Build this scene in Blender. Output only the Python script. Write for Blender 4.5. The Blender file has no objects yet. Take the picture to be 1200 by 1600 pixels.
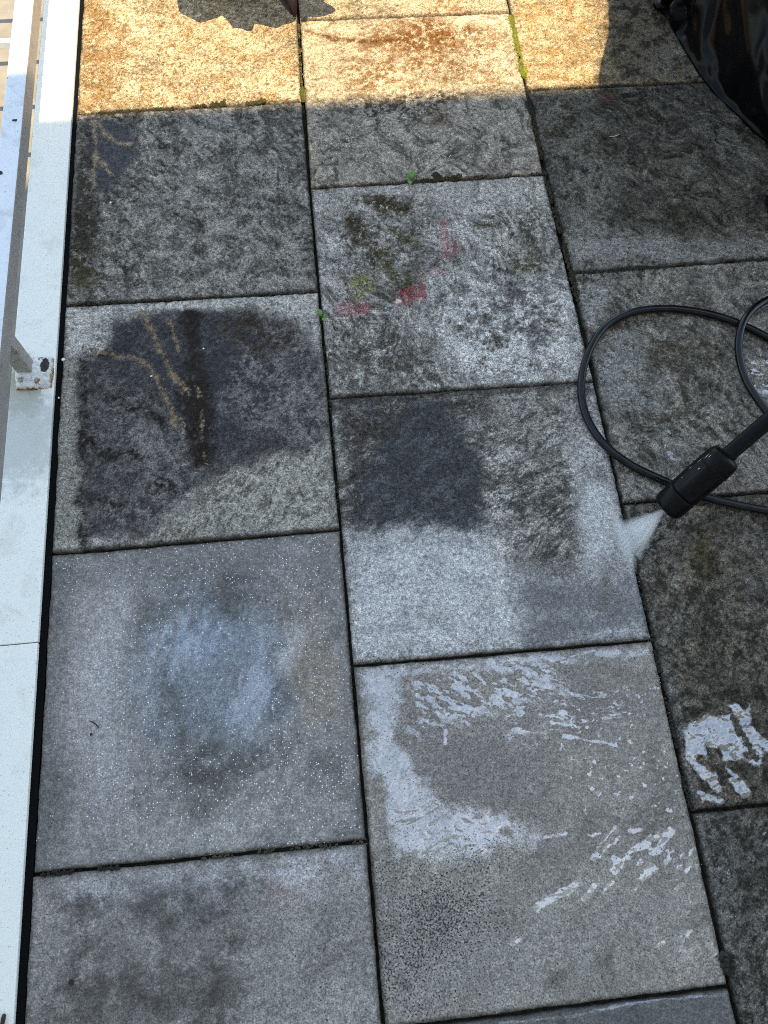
import bpy, bmesh, math, random
import numpy as np
from mathutils import Vector, Matrix

random.seed(7)
SC = bpy.context.scene
COL = SC.collection

# ------------------------------------------------------------------ camera
CAM_LOC = (0.50263, -1.53406, 1.26117)
CAM_ROT = Matrix.Rotation(-0.15279, 3, 'Z') @ Matrix.Rotation(0.37372, 3, 'X') @ Matrix.Rotation(0.0575, 3, 'Z')
F_PX = 1202.0                                    # focal length in photograph pixels (1200 x 1600)
cam_data = bpy.data.cameras.new('camera')
cam_data.sensor_fit = 'VERTICAL'
cam_data.sensor_height = 24.0
cam_data.lens = 24.0 * F_PX / 1600.0
cam_data.clip_start = 0.02
cam_data.clip_end = 2000.0
cam = bpy.data.objects.new('camera', cam_data)
cam.matrix_world = Matrix.Translation(CAM_LOC) @ CAM_ROT.to_4x4()
COL.objects.link(cam)
SC.camera = cam

# ------------------------------------------------------------------ sky, sun, exposure
SUN = Vector((0.32, -0.28, 1.0)).normalized()    # towards the sun
world = bpy.data.worlds.new('World')
SC.world = world
world.use_nodes = True
wn = world.node_tree
wn.nodes.clear()
sky = wn.nodes.new('ShaderNodeTexSky')
sky.sky_type = 'NISHITA'
sky.sun_disc = False
sky.sun_elevation = math.asin(SUN.z)
sky.sun_rotation = math.atan2(SUN.x, SUN.y)
sky.air_density = 1.0
sky.dust_density = 0.3
bg = wn.nodes.new('ShaderNodeBackground')
bg.inputs['Strength'].default_value = 0.15
hs = wn.nodes.new('ShaderNodeHueSaturation')
hs.inputs['Saturation'].default_value = 0.70
hs.inputs['Hue'].default_value = 0.487
wo = wn.nodes.new('ShaderNodeOutputWorld')
wn.links.new(sky.outputs[0], hs.inputs['Color'])
wn.links.new(hs.outputs[0], bg.inputs['Color'])
wn.links.new(bg.outputs[0], wo.inputs['Surface'])
sun_data = bpy.data.lights.new('sun', 'SUN')
sun_data.energy = 2.9
sun_data.angle = math.radians(0.3)
sun_data.color = (1.0, 0.82, 0.52)
sun = bpy.data.objects.new('sun', sun_data)
sun.rotation_euler = SUN.to_track_quat('Z', 'Y').to_euler()
sun.location = SUN * 20
COL.objects.link(sun)
SC.view_settings.view_transform = 'Standard'
SC.view_settings.look = 'None'
SC.view_settings.exposure = 1.60
SC.view_settings.gamma = 1.0
SC.view_settings.use_curve_mapping = False
SC.cycles.volume_bounces = 8
SC.cycles.volume_step_rate = 0.4
SC.cycles.use_denoising = False
SC.cycles.filter_width = 1.0
SC.cycles.max_bounces = 5
SC.cycles.diffuse_bounces = 3
SC.cycles.glossy_bounces = 2
SC.cycles.sample_clamp_indirect = 6.0

# ------------------------------------------------------------------ helpers
_R = np.array([[CAM_ROT[i][j] for j in range(3)] for i in range(3)])
_C = np.array(CAM_LOC)

def at(u, v, z=0.0):
    """The point of the place at height z that the photograph shows at pixel (u, v)."""
    d = _R @ np.array([(u - 600) / F_PX, (800 - v) / F_PX, -1.0])
    return _C + d * ((z - _C[2]) / d[2])

def at2(pts):
    return np.array([at(u, v)[:2] for u, v in pts])

def tag(o, label=None, cat=None, group=None, kind=None):
    if label: o['label'] = label
    if cat: o['category'] = cat
    if group: o['group'] = group
    if kind: o['kind'] = kind
    return o

def empty(name, loc, label=None, cat=None, group=None):
    o = bpy.data.objects.new(name, None)
    o.empty_display_size = 0.05
    o.location = loc
    COL.objects.link(o)
    return tag(o, label, cat, group)

def link(name, me, mat, parent=None):
    """me holds world coordinates; the parts keep them under a parent that stands anywhere."""
    o = bpy.data.objects.new(name, me)
    if mat is not None and not me.materials:
        me.materials.append(mat)
    COL.objects.link(o)
    if parent is not None:
        o.parent = parent
        o.matrix_parent_inverse = Matrix.Translation(-Vector(parent.location))
    return o

def from_bm(name, bm, mat, parent=None, smooth=False):
    me = bpy.data.meshes.new(name)
    bm.to_mesh(me); bm.free()
    if smooth:
        for p in me.polygons: p.use_smooth = True
    return link(name, me, mat, parent)

def box_bm(x0, x1, y0, y1, z0, z1, bevel=0.0, seg=2, bm=None):
    own = bmesh.new()
    bmesh.ops.create_cube(own, size=1.0)
    for v in own.verts:
        v.co = Vector(((x0 + x1) / 2 + v.co.x * (x1 - x0), (y0 + y1) / 2 + v.co.y * (y1 - y0), (z0 + z1) / 2 + v.co.z * (z1 - z0)))
    if bevel > 0:
        bmesh.ops.bevel(own, geom=own.edges[:], offset=bevel, segments=seg, affect='EDGES', profile=0.6)
    if bm is None:
        return own
    me = bpy.data.meshes.new('t'); own.to_mesh(me); own.free(); bm.from_mesh(me); bpy.data.meshes.remove(me)
    return bm

def catmull(pts, n):
    P = [np.array(p, float) for p in pts]
    P = [2 * P[0] - P[1]] + P + [2 * P[-1] - P[-2]]
    out = []
    for i in range(1, len(P) - 2):
        for k in range(n):
            t = k / n
            a, b, c, d = P[i - 1], P[i], P[i + 1], P[i + 2]
            out.append(0.5 * (2 * b + (c - a) * t + (2 * a - 5 * b + 4 * c - d) * t * t + (3 * b - 3 * c + d - a) * t ** 3))
    out.append(P[-2])
    return out

def tube_mesh(path, radius, seg=16, cap=True, prof=None):
    """A tube along a list of points; radius is a number or a list."""
    n = len(path)
    rr = radius if hasattr(radius, '__len__') else [radius] * n
    V, Fc = [], []
    prev = None
    for i in range(n):
        p = Vector(path[i])
        t = (Vector(path[min(i + 1, n - 1)]) - Vector(path[max(i - 1, 0)]))
        t.normalize()
        if prev is None:
            s = t.orthogonal().normalized()
            up = Vector((0, 0, 1))
            if abs(t.dot(up)) < 0.9: s = t.cross(up).normalized()
        else:
            s = (prev - t * prev.dot(t)).normalized()
        prev = s
        b = t.cross(s)
        for k in range(seg):
            a = 2 * math.pi * k / seg
            q = 1.0 if prof is None else prof(a, i)
            V.append(p + (s * math.cos(a) + b * math.sin(a)) * rr[i] * q)
    for i in range(n - 1):
        for k in range(seg):
            k2 = (k + 1) % seg
            Fc.append((i * seg + k, i * seg + k2, (i + 1) * seg + k2, (i + 1) * seg + k))
    if cap:
        Fc.append(tuple(range(seg - 1, -1, -1)))
        Fc.append(tuple((n - 1) * seg + k for k in range(seg)))
    me = bpy.data.meshes.new('tube')
    me.from_pydata([tuple(v) for v in V], [], Fc)
    for p in me.polygons: p.use_smooth = len(p.vertices) == 4
    return me

# numpy value noise ---------------------------------------------------
def _hash(ix, iy, seed):
    h = (ix.astype(np.int64) * 374761393 + iy.astype(np.int64) * 668265263 + seed * 982451653) & 0xFFFFFFFF
    h = ((h ^ (h >> 13)) * 1274126177) & 0xFFFFFFFF
    h = (h ^ (h >> 16)) & 0xFFFFFF
    return h / float(0xFFFFFF)

def vnoise(x, y, seed=0):
    ix = np.floor(x); iy = np.floor(y)
    fx = x - ix; fy = y - iy
    fx = fx * fx * (3 - 2 * fx); fy = fy * fy * (3 - 2 * fy)
    a = _hash(ix, iy, seed); b = _hash(ix + 1, iy, seed)
    c = _hash(ix, iy + 1, seed); d = _hash(ix + 1, iy + 1, seed)
    return (a + (b - a) * fx) * (1 - fy) + (c + (d - c) * fx) * fy

def fbm(x, y, cell, octv=4, seed=0, gain=0.55):
    s = 0.0; amp = 1.0; tot = 0.0
    for o in range(octv):
        k = (2.03 ** o) / cell
        ca, sa = math.cos(o * 0.9), math.sin(o * 0.9)
        s = s + amp * vnoise((x * ca - y * sa) * k, (x * sa + y * ca) * k, seed * 17 + o)
        tot += amp; amp *= gain
    return 0.5 + (s / tot - 0.5) * _norm(octv, gain)

def _norm(octv, gain):
    a = [gain ** o for o in range(octv)]
    return 0.145 / (0.205 * math.sqrt(sum(q * q for q in a)) / sum(a))

def sstep(a, b, v):
    t = np.clip((v - a) / (b - a), 0, 1)
    return t * t * (3 - 2 * t)

# ------------------------------------------------------------------ materials
def new_mat(name):
    m = bpy.data.materials.new(name); m.use_nodes = True
    nt = m.node_tree; nt.nodes.clear()
    out = nt.nodes.new('ShaderNodeOutputMaterial')
    b = nt.nodes.new('ShaderNodeBsdfPrincipled')
    nt.links.new(b.outputs[0], out.inputs[0])
    return m, nt, b

class NT:
    """A small shorthand for shader nodes."""
    def __init__(s, nt): s.nt = nt
    def n(s, t): return s.nt.nodes.new(t)
    def put(s, sock, v):
        if hasattr(v, 'is_output') or isinstance(v, bpy.types.NodeSocket): s.nt.links.new(v, sock)
        elif isinstance(v, (tuple, list)) and len(v) == 3 and sock.type == 'RGBA': sock.default_value = (*v, 1)
        else: sock.default_value = v
    def math(s, op, a, b=0.0, c=None, clamp=False):
        m = s.n('ShaderNodeMath'); m.operation = op; m.use_clamp = clamp
        s.put(m.inputs[0], a); s.put(m.inputs[1], b)
        if c is not None: s.put(m.inputs[2], c)
        return m.outputs[0]
    def mix(s, f, a, b, blend='MIX'):
        m = s.n('ShaderNodeMix'); m.data_type = 'RGBA'; m.blend_type = blend
        s.put(m.inputs[0], f); s.put(m.inputs[6], a); s.put(m.inputs[7], b)
        return m.outputs[2]
    def noise(s, vec, scale, detail=2.0, rough=0.5, dist=0.0):
        m = s.n('ShaderNodeTexNoise'); s.put(m.inputs['Vector'], vec)
        m.inputs['Scale'].default_value = scale; m.inputs['Detail'].default_value = detail
        m.inputs['Roughness'].default_value = rough; m.inputs['Distortion'].default_value = dist
        return m.outputs['Fac']
    def voro(s, vec, scale, feature='F1', out='Distance'):
        m = s.n('ShaderNodeTexVoronoi'); m.feature = feature; s.put(m.inputs['Vector'], vec)
        m.inputs['Scale'].default_value = scale
        return m.outputs[out]
    def ramp(s, v, a, b, lo=0.0, hi=1.0):
        m = s.n('ShaderNodeMapRange'); m.interpolation_type = 'SMOOTHSTEP'
        s.put(m.inputs['Value'], v); m.inputs['From Min'].default_value = a; m.inputs['From Max'].default_value = b
        m.inputs['To Min'].default_value = lo; m.inputs['To Max'].default_value = hi
        return m.outputs[0]
    def scale(s, vec, v3):
        m = s.n('ShaderNodeVectorMath'); m.operation = 'MULTIPLY'; s.put(m.inputs[0], vec); m.inputs[1].default_value = v3
        return m.outputs[0]
    def rot(s, vec, ang):
        m = s.n('ShaderNodeVectorRotate'); m.rotation_type = 'Z_AXIS'; s.put(m.inputs['Vector'], vec); m.inputs['Angle'].default_value = ang
        return m.outputs[0]
    def pos(s): return s.n('ShaderNodeNewGeometry').outputs['Position']
    def obj(s): return s.n('ShaderNodeTexCoord').outputs['Object']
    def bump(s, h, strength, dist, normal=None):
        m = s.n('ShaderNodeBump'); m.inputs['Strength'].default_value = strength; m.inputs['Distance'].default_value = dist
        s.put(m.inputs['Height'], h)
        if normal is not None: s.put(m.inputs['Normal'], normal)
        return m.outputs[0]
    def attr(s, name):
        m = s.n('ShaderNodeAttribute'); m.attribute_name = name; return m

def mat_concrete():
    m, nt, b = new_mat('weathered_concrete')
    N = NT(nt); P = N.pos()
    a1 = N.attr('stain'); a2 = N.attr('surface'); a3 = N.attr('texture')
    col, wet = a1.outputs['Color'], a1.outputs['Alpha']
    sep = N.n('ShaderNodeSeparateColor'); nt.links.new(a2.outputs['Color'], sep.inputs[0])
    film, speck, pit = sep.outputs[0], sep.outputs[1], sep.outputs[2]
    grain = a2.outputs['Alpha']
    # grain: sand texture of the cast face
    g1 = N.noise(P, 420, 2.0, 0.6)
    g2 = N.noise(P, 130, 4.0, 0.72, 0.4)
    k1 = N.ramp(g1, 0.28, 0.72, 0.26, 1.80)
    k2 = N.ramp(g2, 0.30, 0.70, 0.42, 1.58)
    k = N.math('MULTIPLY', k1, k2)
    kk = N.math('ADD', 1.0, N.math('MULTIPLY', N.math('SUBTRACT', k, 1.0), grain))
    kk = N.math('MAXIMUM', kk, 0.08)
    comb = N.n('ShaderNodeCombineColor')
    for i in range(3): nt.links.new(kk, comb.inputs[i])
    c = N.mix(1.0, col, comb.outputs[0], 'MULTIPLY')
    # dark pits left by washed out sand
    pn = N.noise(N.rot(P, 0.5), 330, 2.0, 0.65)
    thr = N.math('SUBTRACT', 0.74, N.math('MULTIPLY', pit, 0.26))
    pm = N.math('MULTIPLY', N.math('SUBTRACT', pn, thr), 11.0, clamp=True)
    pm = N.math('MULTIPLY', pm, N.math('MINIMUM', N.math('MULTIPLY', pit, 3.0), 0.9))
    c = N.mix(pm, c, (0.012, 0.012, 0.013))
    # dark lichen specks, strong on slabs that were never washed
    ds = N.noise(N.rot(P, 1.1), 165, 5.0, 0.8, 0.5)
    dsm = N.math('MULTIPLY', N.ramp(ds, 0.535, 0.61), N.math('MULTIPLY', N.math('POWER', grain, 2.0), 1.15))
    c = N.mix(N.math('MINIMUM', dsm, 0.85), c, N.mix(1.0, c, (0.22, 0.20, 0.17), 'MULTIPLY'))
    # pale quartz specks of the aggregate
    vd = N.voro(P, 310)
    vcol = N.n('ShaderNodeSeparateColor'); nt.links.new(N.voro(P, 310, out='Color'), vcol.inputs[0])
    big = N.ramp(vcol.outputs[1], 0.0, 1.0, 0.06, 0.38)
    dot = N.math('MULTIPLY', N.math('SUBTRACT', big, vd), 9.0, clamp=True)
    pick = N.math('GREATER_THAN', vcol.outputs[0], N.math('SUBTRACT', 1.0, N.math('MULTIPLY', speck, 0.42)))
    dm = N.math('MULTIPLY', N.math('MULTIPLY', dot, pick), N.math('MINIMUM', N.math('MULTIPLY', speck, 4.0), 0.9))
    c = N.mix(dm, c, (0.88, 0.90, 0.90))
    nt.links.new(c, b.inputs['Base Color'])
    # water film
    Pf = N.scale(N.rot(P, -0.75), (1.0, 2.6, 1.0))
    fn = N.math('ADD', N.math('MULTIPLY', N.noise(Pf, 70, 5.0, 0.72, 0.6), 0.55), N.math('MULTIPLY', g1, 0.65))
    ff = N.math('ADD', film, N.math('MULTIPLY', N.math('SUBTRACT', fn, 0.60), 0.9))
    fm = N.ramp(ff, 0.18, 0.98)
    fm = N.math('MULTIPLY', fm, N.ramp(film, 0.03, 0.30))
    fm = N.math('MULTIPLY', fm, N.math('SUBTRACT', 1.0, N.math('MULTIPLY', pm, 0.85)))
    coat = N.math('MAXIMUM', fm, N.math('MULTIPLY', wet, 0.45))
    nt.links.new(coat, b.inputs['Coat Weight'])
    nt.links.new(N.math('ADD', 1.55, N.math('MULTIPLY', fm, 1.45)), b.inputs['Coat IOR'])
    cr = N.math('SUBTRACT', 0.42, N.math('MULTIPLY', fm, 0.34))
    nt.links.new(cr, b.inputs['Coat Roughness'])
    nt.links.new(N.math('SUBTRACT', 0.9, N.math('MULTIPLY', wet, 0.35)), b.inputs['Roughness'])
    b.inputs['Specular IOR Level'].default_value = 0.08
    # relief
    h = N.math('ADD', N.math('MULTIPLY', g2, 0.7), N.math('MULTIPLY', g1, 0.5))
    h = N.math('SUBTRACT', h, N.math('MULTIPLY', pm, 0.5))
    nt.links.new(N.bump(h, 0.55, 0.0016), b.inputs['Normal'])
    rip = N.noise(N.scale(N.rot(P, -0.4), (1.0, 1.8, 1.0)), 90, 2.0, 0.5, 0.6)
    hc = N.math('ADD', N.math('MULTIPLY', rip, 0.8), N.math('MULTIPLY', g1, 0.12))
    nt.links.new(N.bump(hc, 0.03, 0.0012), b.inputs['Coat Normal'])
    return m

def mat_simple(name, col, rough=0.5, metallic=0.0, var=0.0, scale=40.0, bump=0.0, bscale=200.0, coat=0.0, spec=0.5):
    m, nt, b = new_mat(name); N = NT(nt); P = N.obj()
    if var > 0:
        k = N.ramp(N.noise(P, scale, 4.0, 0.65), 0.3, 0.7, 1 - var, 1 + var)
        cc = N.n('ShaderNodeCombineColor')
        for i in range(3): nt.links.new(k, cc.inputs[i])
        nt.links.new(N.mix(1.0, tuple(col), cc.outputs[0], 'MULTIPLY'), b.inputs['Base Color'])
    else:
        b.inputs['Base Color'].default_value = (*col, 1)
    b.inputs['Roughness'].default_value = rough
    b.inputs['Metallic'].default_value = metallic
    b.inputs['Coat Weight'].default_value = coat
    b.inputs['Specular IOR Level'].default_value = spec
    if bump > 0:
        nt.links.new(N.bump(N.noise(P, bscale, 3.0, 0.6), bump, 0.002), b.inputs['Normal'])
    return m

def mat_paint(name, base, grime=0.3, chips=0.0, rust=0.0, grime_scale=14.0, stain=False):
    """White gloss paint on steel, with grime, chips down to black primer and rust."""
    m, nt, b = new_mat(name); N = NT(nt); P = N.obj()
    gn = N.noise(P, grime_scale, 5.0, 0.7, 0.5)
    c = N.mix(N.math('MULTIPLY', N.ramp(gn, 0.48, 0.75), grime), base, (base[0] * 0.52, base[1] * 0.5, base[2] * 0.44))
    fine = N.noise(P, 260, 2.0, 0.6)
    c = N.mix(N.math('MULTIPLY', N.ramp(fine, 0.62, 0.74), min(1.0, grime * 1.6)), c, (0.22, 0.22, 0.2))
    if rust > 0:
        rn = N.noise(P, 34, 5.0, 0.7, 1.2)
        c = N.mix(N.math('MULTIPLY', N.ramp(rn, 0.56, 0.66), rust), c, (0.26, 0.12, 0.045))
        c = N.mix(N.math('MULTIPLY', N.ramp(rn, 0.64, 0.72), rust), c, (0.045, 0.022, 0.02))
    if chips > 0:
        cn = N.noise(P, 46, 4.0, 0.6, 0.8)
        c = N.mix(N.math('MULTIPLY', N.ramp(cn, 0.72, 0.735), chips), c, (0.03, 0.028, 0.028))
    if stain:                                      # algae and rust water round the railing foot and at the near end
        for cx, cy, rad, cc in ((-0.075, -0.735, 0.055, (0.28, 0.25, 0.10)), (-0.052, -0.765, 0.035, (0.33, 0.30, 0.2)), (-0.035, -1.78, 0.03, (0.2, 0.2, 0.14)), (-0.06, -0.84, 0.10, (0.45, 0.46, 0.42))):
            vm = N.n('ShaderNodeVectorMath'); vm.operation = 'DISTANCE'; N.put(vm.inputs[0], N.scale(P, (1.0, 0.7, 0.0))); vm.inputs[1].default_value = (cx, cy * 0.7, 0)
            f = N.math('ADD', N.math('DIVIDE', vm.outputs['Value'], rad), N.math('MULTIPLY', N.math('SUBTRACT', N.noise(P, 60, 5, 0.75), 0.5), 1.6))
            c = N.mix(N.math('MULTIPLY', N.ramp(f, 0.4, 1.0, 1.0, 0.0), 0.75), c, cc)
    nt.links.new(c, b.inputs['Base Color'])
    b.inputs['Roughness'].default_value = 0.42
    hh = N.math('ADD', N.math('MULTIPLY', N.noise(P, 30, 3, 0.6), 0.6), N.math('MULTIPLY', fine, 0.15))
    nt.links.new(N.bump(hh, 0.25, 0.002), b.inputs['Normal'])
    return m

def mat_foot():
    m, nt, b = new_mat('thick_flaking_white_paint'); N = NT(nt)
    a = N.attr('rust'); P = N.obj()
    sp = N.n('ShaderNodeSeparateColor'); nt.links.new(a.outputs['Color'], sp.inputs[0])
    n = N.noise(P, 95, 5, 0.75, 1.0)
    f = N.math('ADD', sp.outputs[0], N.math('MULTIPLY', N.math('SUBTRACT', n, 0.5), 2.2))
    d = N.math('ADD', sp.outputs[1], N.math('MULTIPLY', N.math('SUBTRACT', n, 0.5), 2.0))
    c = N.mix(N.ramp(n, 0.42, 0.66), (0.74, 0.74, 0.71), (0.50, 0.48, 0.42))
    c = N.mix(N.ramp(f, 0.35, 0.6), c, (0.36, 0.22, 0.09))
    c = N.mix(N.ramp(f, 0.58, 0.8), c, (0.10, 0.045, 0.02))
    c = N.mix(N.ramp(d, 0.44, 0.54), c, (0.022, 0.012, 0.014))
    nt.links.new(c, b.inputs['Base Color'])
    b.inputs['Roughness'].default_value = 0.55
    nt.links.new(N.bump(n, 0.6, 0.003), b.inputs['Normal'])
    return m

M = {}
M['concrete'] = mat_concrete()
M['bed'] = mat_simple('joint_soil', (0.022, 0.019, 0.014), 0.95, var=0.6, scale=120, bump=0.8, bscale=300, spec=0.1)
M['coping'] = mat_paint('pale_blue_white_coping_paint', (0.88, 0.86, 0.77), grime=0.34, stain=True)
M['rail'] = mat_paint('white_rail_paint', (0.68, 0.70, 0.72), grime=0.5, chips=1.0, grime_scale=22)
M['post'] = mat_paint('grimy_post_paint', (0.36, 0.34, 0.29), grime=1.0, rust=0.9, grime_scale=50)
M['foot'] = mat_foot()
M['rubber'] = mat_simple('black_hose_rubber', (0.006, 0.006, 0.007), 0.2, var=0.6, scale=25, bump=0.06, bscale=120, spec=0.28)
M['gap_shade'] = mat_simple('black_gap_shade', (0.006, 0.006, 0.006), 0.8, spec=0.05)
M['railside'] = mat_paint('grimy_shaded_rail_side', (0.33, 0.30, 0.27), grime=0.6, chips=0.6, grime_scale=40)  # the side face's shade put into the colour, along with grime and chips
M['lance'] = mat_simple('matt_black_lance_coating', (0.004, 0.004, 0.0043), 0.45, var=0.4, scale=70, bump=0.12, bscale=350, spec=0.10)
M['nozzle'] = mat_simple('black_nozzle_plastic', (0.003, 0.003, 0.0033), 0.36, var=0.5, scale=60, bump=0.12, bscale=260, spec=0.13)
M['scuff'] = mat_simple('grey_scuffed_plastic', (0.45, 0.45, 0.44), 0.6)
M['plastic'] = mat_simple('black_plastic_sheet', (0.003, 0.003, 0.0035), 0.22, bump=0.10, bscale=60, spec=0.10)
M['leaf'] = mat_simple('dark_red_leaf', (0.055, 0.018, 0.012), 0.5, var=0.5, scale=60, bump=0.3, bscale=90)
M['stalk'] = mat_simple('red_brown_stalk', (0.07, 0.03, 0.015), 0.6, var=0.4)
M['terracotta'] = mat_simple('terracotta', (0.36, 0.16, 0.09), 0.85, var=0.25, scale=18)
M['soil'] = mat_simple('potting_soil', (0.03, 0.022, 0.016), 0.95, var=0.5, scale=90, bump=0.8)
M['weed'] = mat_simple('fresh_green_leaf', (0.10, 0.23, 0.03), 0.5, var=0.35, scale=300)
M['twig'] = mat_simple('dark_twig', (0.03, 0.018, 0.012), 0.8, var=0.4, scale=200)
M['flake'] = mat_simple('white_paint_flake', (0.75, 0.75, 0.73), 0.6)
M['straw'] = mat_simple('dry_straw', (0.55, 0.5, 0.38), 0.7)
M['dead'] = mat_simple('black_leaf_litter', (0.014, 0.011, 0.009), 0.8, var=0.4, scale=200)
M['render'] = mat_simple('pale_house_render', (0.55, 0.53, 0.49), 0.9, var=0.08, scale=3, bump=0.4, bscale=60)
M['roof'] = mat_simple('dark_roof_tile', (0.09, 0.06, 0.05), 0.8, var=0.3, scale=6)
M['glass'] = mat_simple('window_glass', (0.02, 0.025, 0.03), 0.05, spec=0.8)
M['frame'] = mat_simple('white_window_frame', (0.75, 0.75, 0.74), 0.4)
M['pale'] = mat_simple('pale_outer_paving', (0.24, 0.22, 0.19), 0.9, var=0.18, scale=9, bump=0.3, bscale=120)
M['ground'] = mat_simple('pale_outer_ground', (0.20, 0.185, 0.15), 0.95, var=0.25, scale=2.0, bump=0.4, bscale=40)

# ------------------------------------------------------------------ painting the wear of the slabs, with some sheen and shade
class Wear:
    def __init__(s, X, Y, seed):
        s.X, s.Y, s.seed = X, Y, seed
        n = X.shape
        s.col = np.zeros(n + (3,)); s.wet = np.zeros(n); s.film = np.zeros(n)
        s.speck = np.zeros(n); s.pit = np.zeros(n); s.grain = np.ones(n) * 0.8; s.h = np.zeros(n)
        s.k = 0
    def nz(s, cell, octv=4, aniso=None, win=None, gain=0.72):
        s.k += 1
        X, Y = (s.X, s.Y) if win is None else (s.X[win], s.Y[win])
        if aniso:
            ang, st = aniso; ca, sa = math.cos(ang), math.sin(ang)
            X, Y = (X * ca + Y * sa) / st, -X * sa + Y * ca
        return fbm(X, Y, cell, octv, s.seed * 31 + s.k, gain)
    def mask(s, pts, soft=0.02, warp=0.015, cell=0.05, line=None):
        """Soft mask of a polygon (or a line of given width in m), pixel points, uneven edge."""
        P = at2(pts)
        full = np.zeros(s.X.shape)
        pad = soft + warp * 3 + (line or 0)
        hit = (s.X > P[:, 0].min() - pad) & (s.X < P[:, 0].max() + pad) & (s.Y > P[:, 1].min() - pad) & (s.Y < P[:, 1].max() + pad)
        if not hit.any(): return full
        r_ = np.where(hit.any(1))[0]; c_ = np.where(hit.any(0))[0]
        win = (slice(r_[0], r_[-1] + 1), slice(c_[0], c_[-1] + 1))
        w = (s.nz(cell, 5, win=win) - 0.5) * 2.4 * warp
        X, Y = s.X[win] + (s.nz(cell, 3, win=win) - 0.5) * warp * 2, s.Y[win] + (s.nz(cell, 3, win=win) - 0.5) * warp * 2
        n = len(P)
        d2 = np.full(X.shape, 1e9); inside = np.zeros(X.shape, bool)
        rng = range(n) if line is None else range(n - 1)
        for i in rng:
            ax, ay = P[i]; bx, by = P[(i + 1) % n]
            ex, ey = bx - ax, by - ay
            t = np.clip(((X - ax) * ex + (Y - ay) * ey) / (ex * ex + ey * ey + 1e-12), 0, 1)
            d2 = np.minimum(d2, (X - ax - t * ex) ** 2 + (Y - ay - t * ey) ** 2)
            if line is None:
                inside ^= ((ay > Y) != (by > Y)) & (X < ex * (Y - ay) / (by - ay + 1e-12) + ax)
        d = np.sqrt(d2)
        if line is None: d = np.where(inside, d, -d)
        else: d = line / 2 - d
        full[win] = sstep(-soft, soft, d + w * 0.5)
        return full
    def ell(s, cx, cy, rx, ry, ang=0.0, **kw):
        ca, sa = math.cos(ang), math.sin(ang)
        pts = []
        for i in range(20):
            a = 2 * math.pi * i / 20
            x, y = rx * math.cos(a), ry * math.sin(a)
            pts.append((cx + x * ca - y * sa, cy + x * sa + y * ca))
        return s.mask(pts, **kw)
    def paint(s, m, c, amt=1.0, spot=None):
        """Blend a stain colour in; spot = (cell, lo, hi) breaks it up."""
        m = m * amt
        if spot is not None:
            hit = m > 0.003
            if not hit.any(): return m
            r_ = np.where(hit.any(1))[0]; c_ = np.where(hit.any(0))[0]
            win = (slice(r_[0], r_[-1] + 1), slice(c_[0], c_[-1] + 1))
            m = m.copy()
            m[win] *= sstep(spot[1] - 0.03, spot[2] + 0.03, s.nz(spot[0], 5, win=win, gain=0.85))
        s.col += (np.array(c) - s.col) * m[..., None]
        return m
    def up(s, name, m, v):
        a = getattr(s, name); a += (v - a) * m
    def mul(s, m, f):
        s.col *= (1 + (f - 1) * m)[..., None]

def base(w, c, blotch=0.35, cell=0.06, spots=0.5):
    w.col[:] = np.array(c)
    n = w.nz(cell, 5); w.col *= (1 + (n - 0.5)[..., None] * 2 * blotch)
    n2 = w.nz(0.02, 4); w.col *= (1 + (n2 - 0.5)[..., None] * 1.0 * blotch)
    if spots:                                      # lichen and dirt in the low spots
        w.paint(sstep(0.58, 0.68, w.nz(0.012, 4, (2.3, 1.6))) * sstep(0.4, 0.62, w.nz(0.09, 3)), (0.03, 0.028, 0.024), spots)

def riven(w, ang, st=2.6, cell=0.016, amt=0.5, dirt=0.6, m=None, c=(0.030, 0.026, 0.018), h=0.0028):
    """Split-stone relief running in one direction: raised flakes paler, hollows darker, with dirt in them."""
    X0, Y0 = w.X, w.Y
    wx, wy = w.nz(0.09, 2) - 0.5, w.nz(0.09, 2) - 0.5
    w.X, w.Y = X0 + wx * 0.10, Y0 + wy * 0.10
    n = w.nz(cell, 5, (ang, st), gain=0.78)
    f = w.nz(cell * 0.45, 4, (ang, st * 0.8), gain=0.85)
    w.X, w.Y = X0, Y0
    if m is None: m = np.ones_like(n)
    w.col *= (1 + (n - 0.5) * 2.0 * amt * m)[..., None].clip(0.25, 2)
    patch = 0.35 + 0.65 * sstep(0.38, 0.62, w.nz(0.10, 3))
    w.paint(sstep(0.50, 0.36, n * 0.55 + f * 0.45) * m * patch, c, dirt)
    w.h += (n - 0.5) * h * m

def edge_margin(w, quad_d, c, width, amt=0.6):
    m = sstep(width, width * 0.3, quad_d + (w.nz(0.02, 3) - 0.5) * width * 0.8)
    w.paint(m, c, amt)

DARK = (0.030, 0.032, 0.040)
BROWN = (0.035, 0.026, 0.016)
TAN = (0.26, 0.20, 0.115)
OLIVE = (0.055, 0.052, 0.022)
GREEN = (0.10, 0.105, 0.018)

def wear_A1(w, d):                                 # sunlit, next to the railing
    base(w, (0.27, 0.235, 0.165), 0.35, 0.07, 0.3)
    riven(w, 0.5, 1.8, 0.010, 0.22, 0.30, c=(0.15, 0.10, 0.045))
    w.paint(sstep(0.50, 0.66, w.nz(0.03, 4)), (0.20, 0.14, 0.065), 0.5)
    w.paint(w.mask([(125, 0), (170, 0), (190, 80), (160, 160), (120, 170)], 0.04, 0.03), (0.17, 0.105, 0.04), 0.7, (0.03, 0.35, 0.6))
    w.paint(sstep(0.60, 0.68, w.nz(0.006, 3)), (0.10, 0.06, 0.025), 0.6)
    w.up('speck', np.ones_like(w.wet), 0.25)

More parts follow.
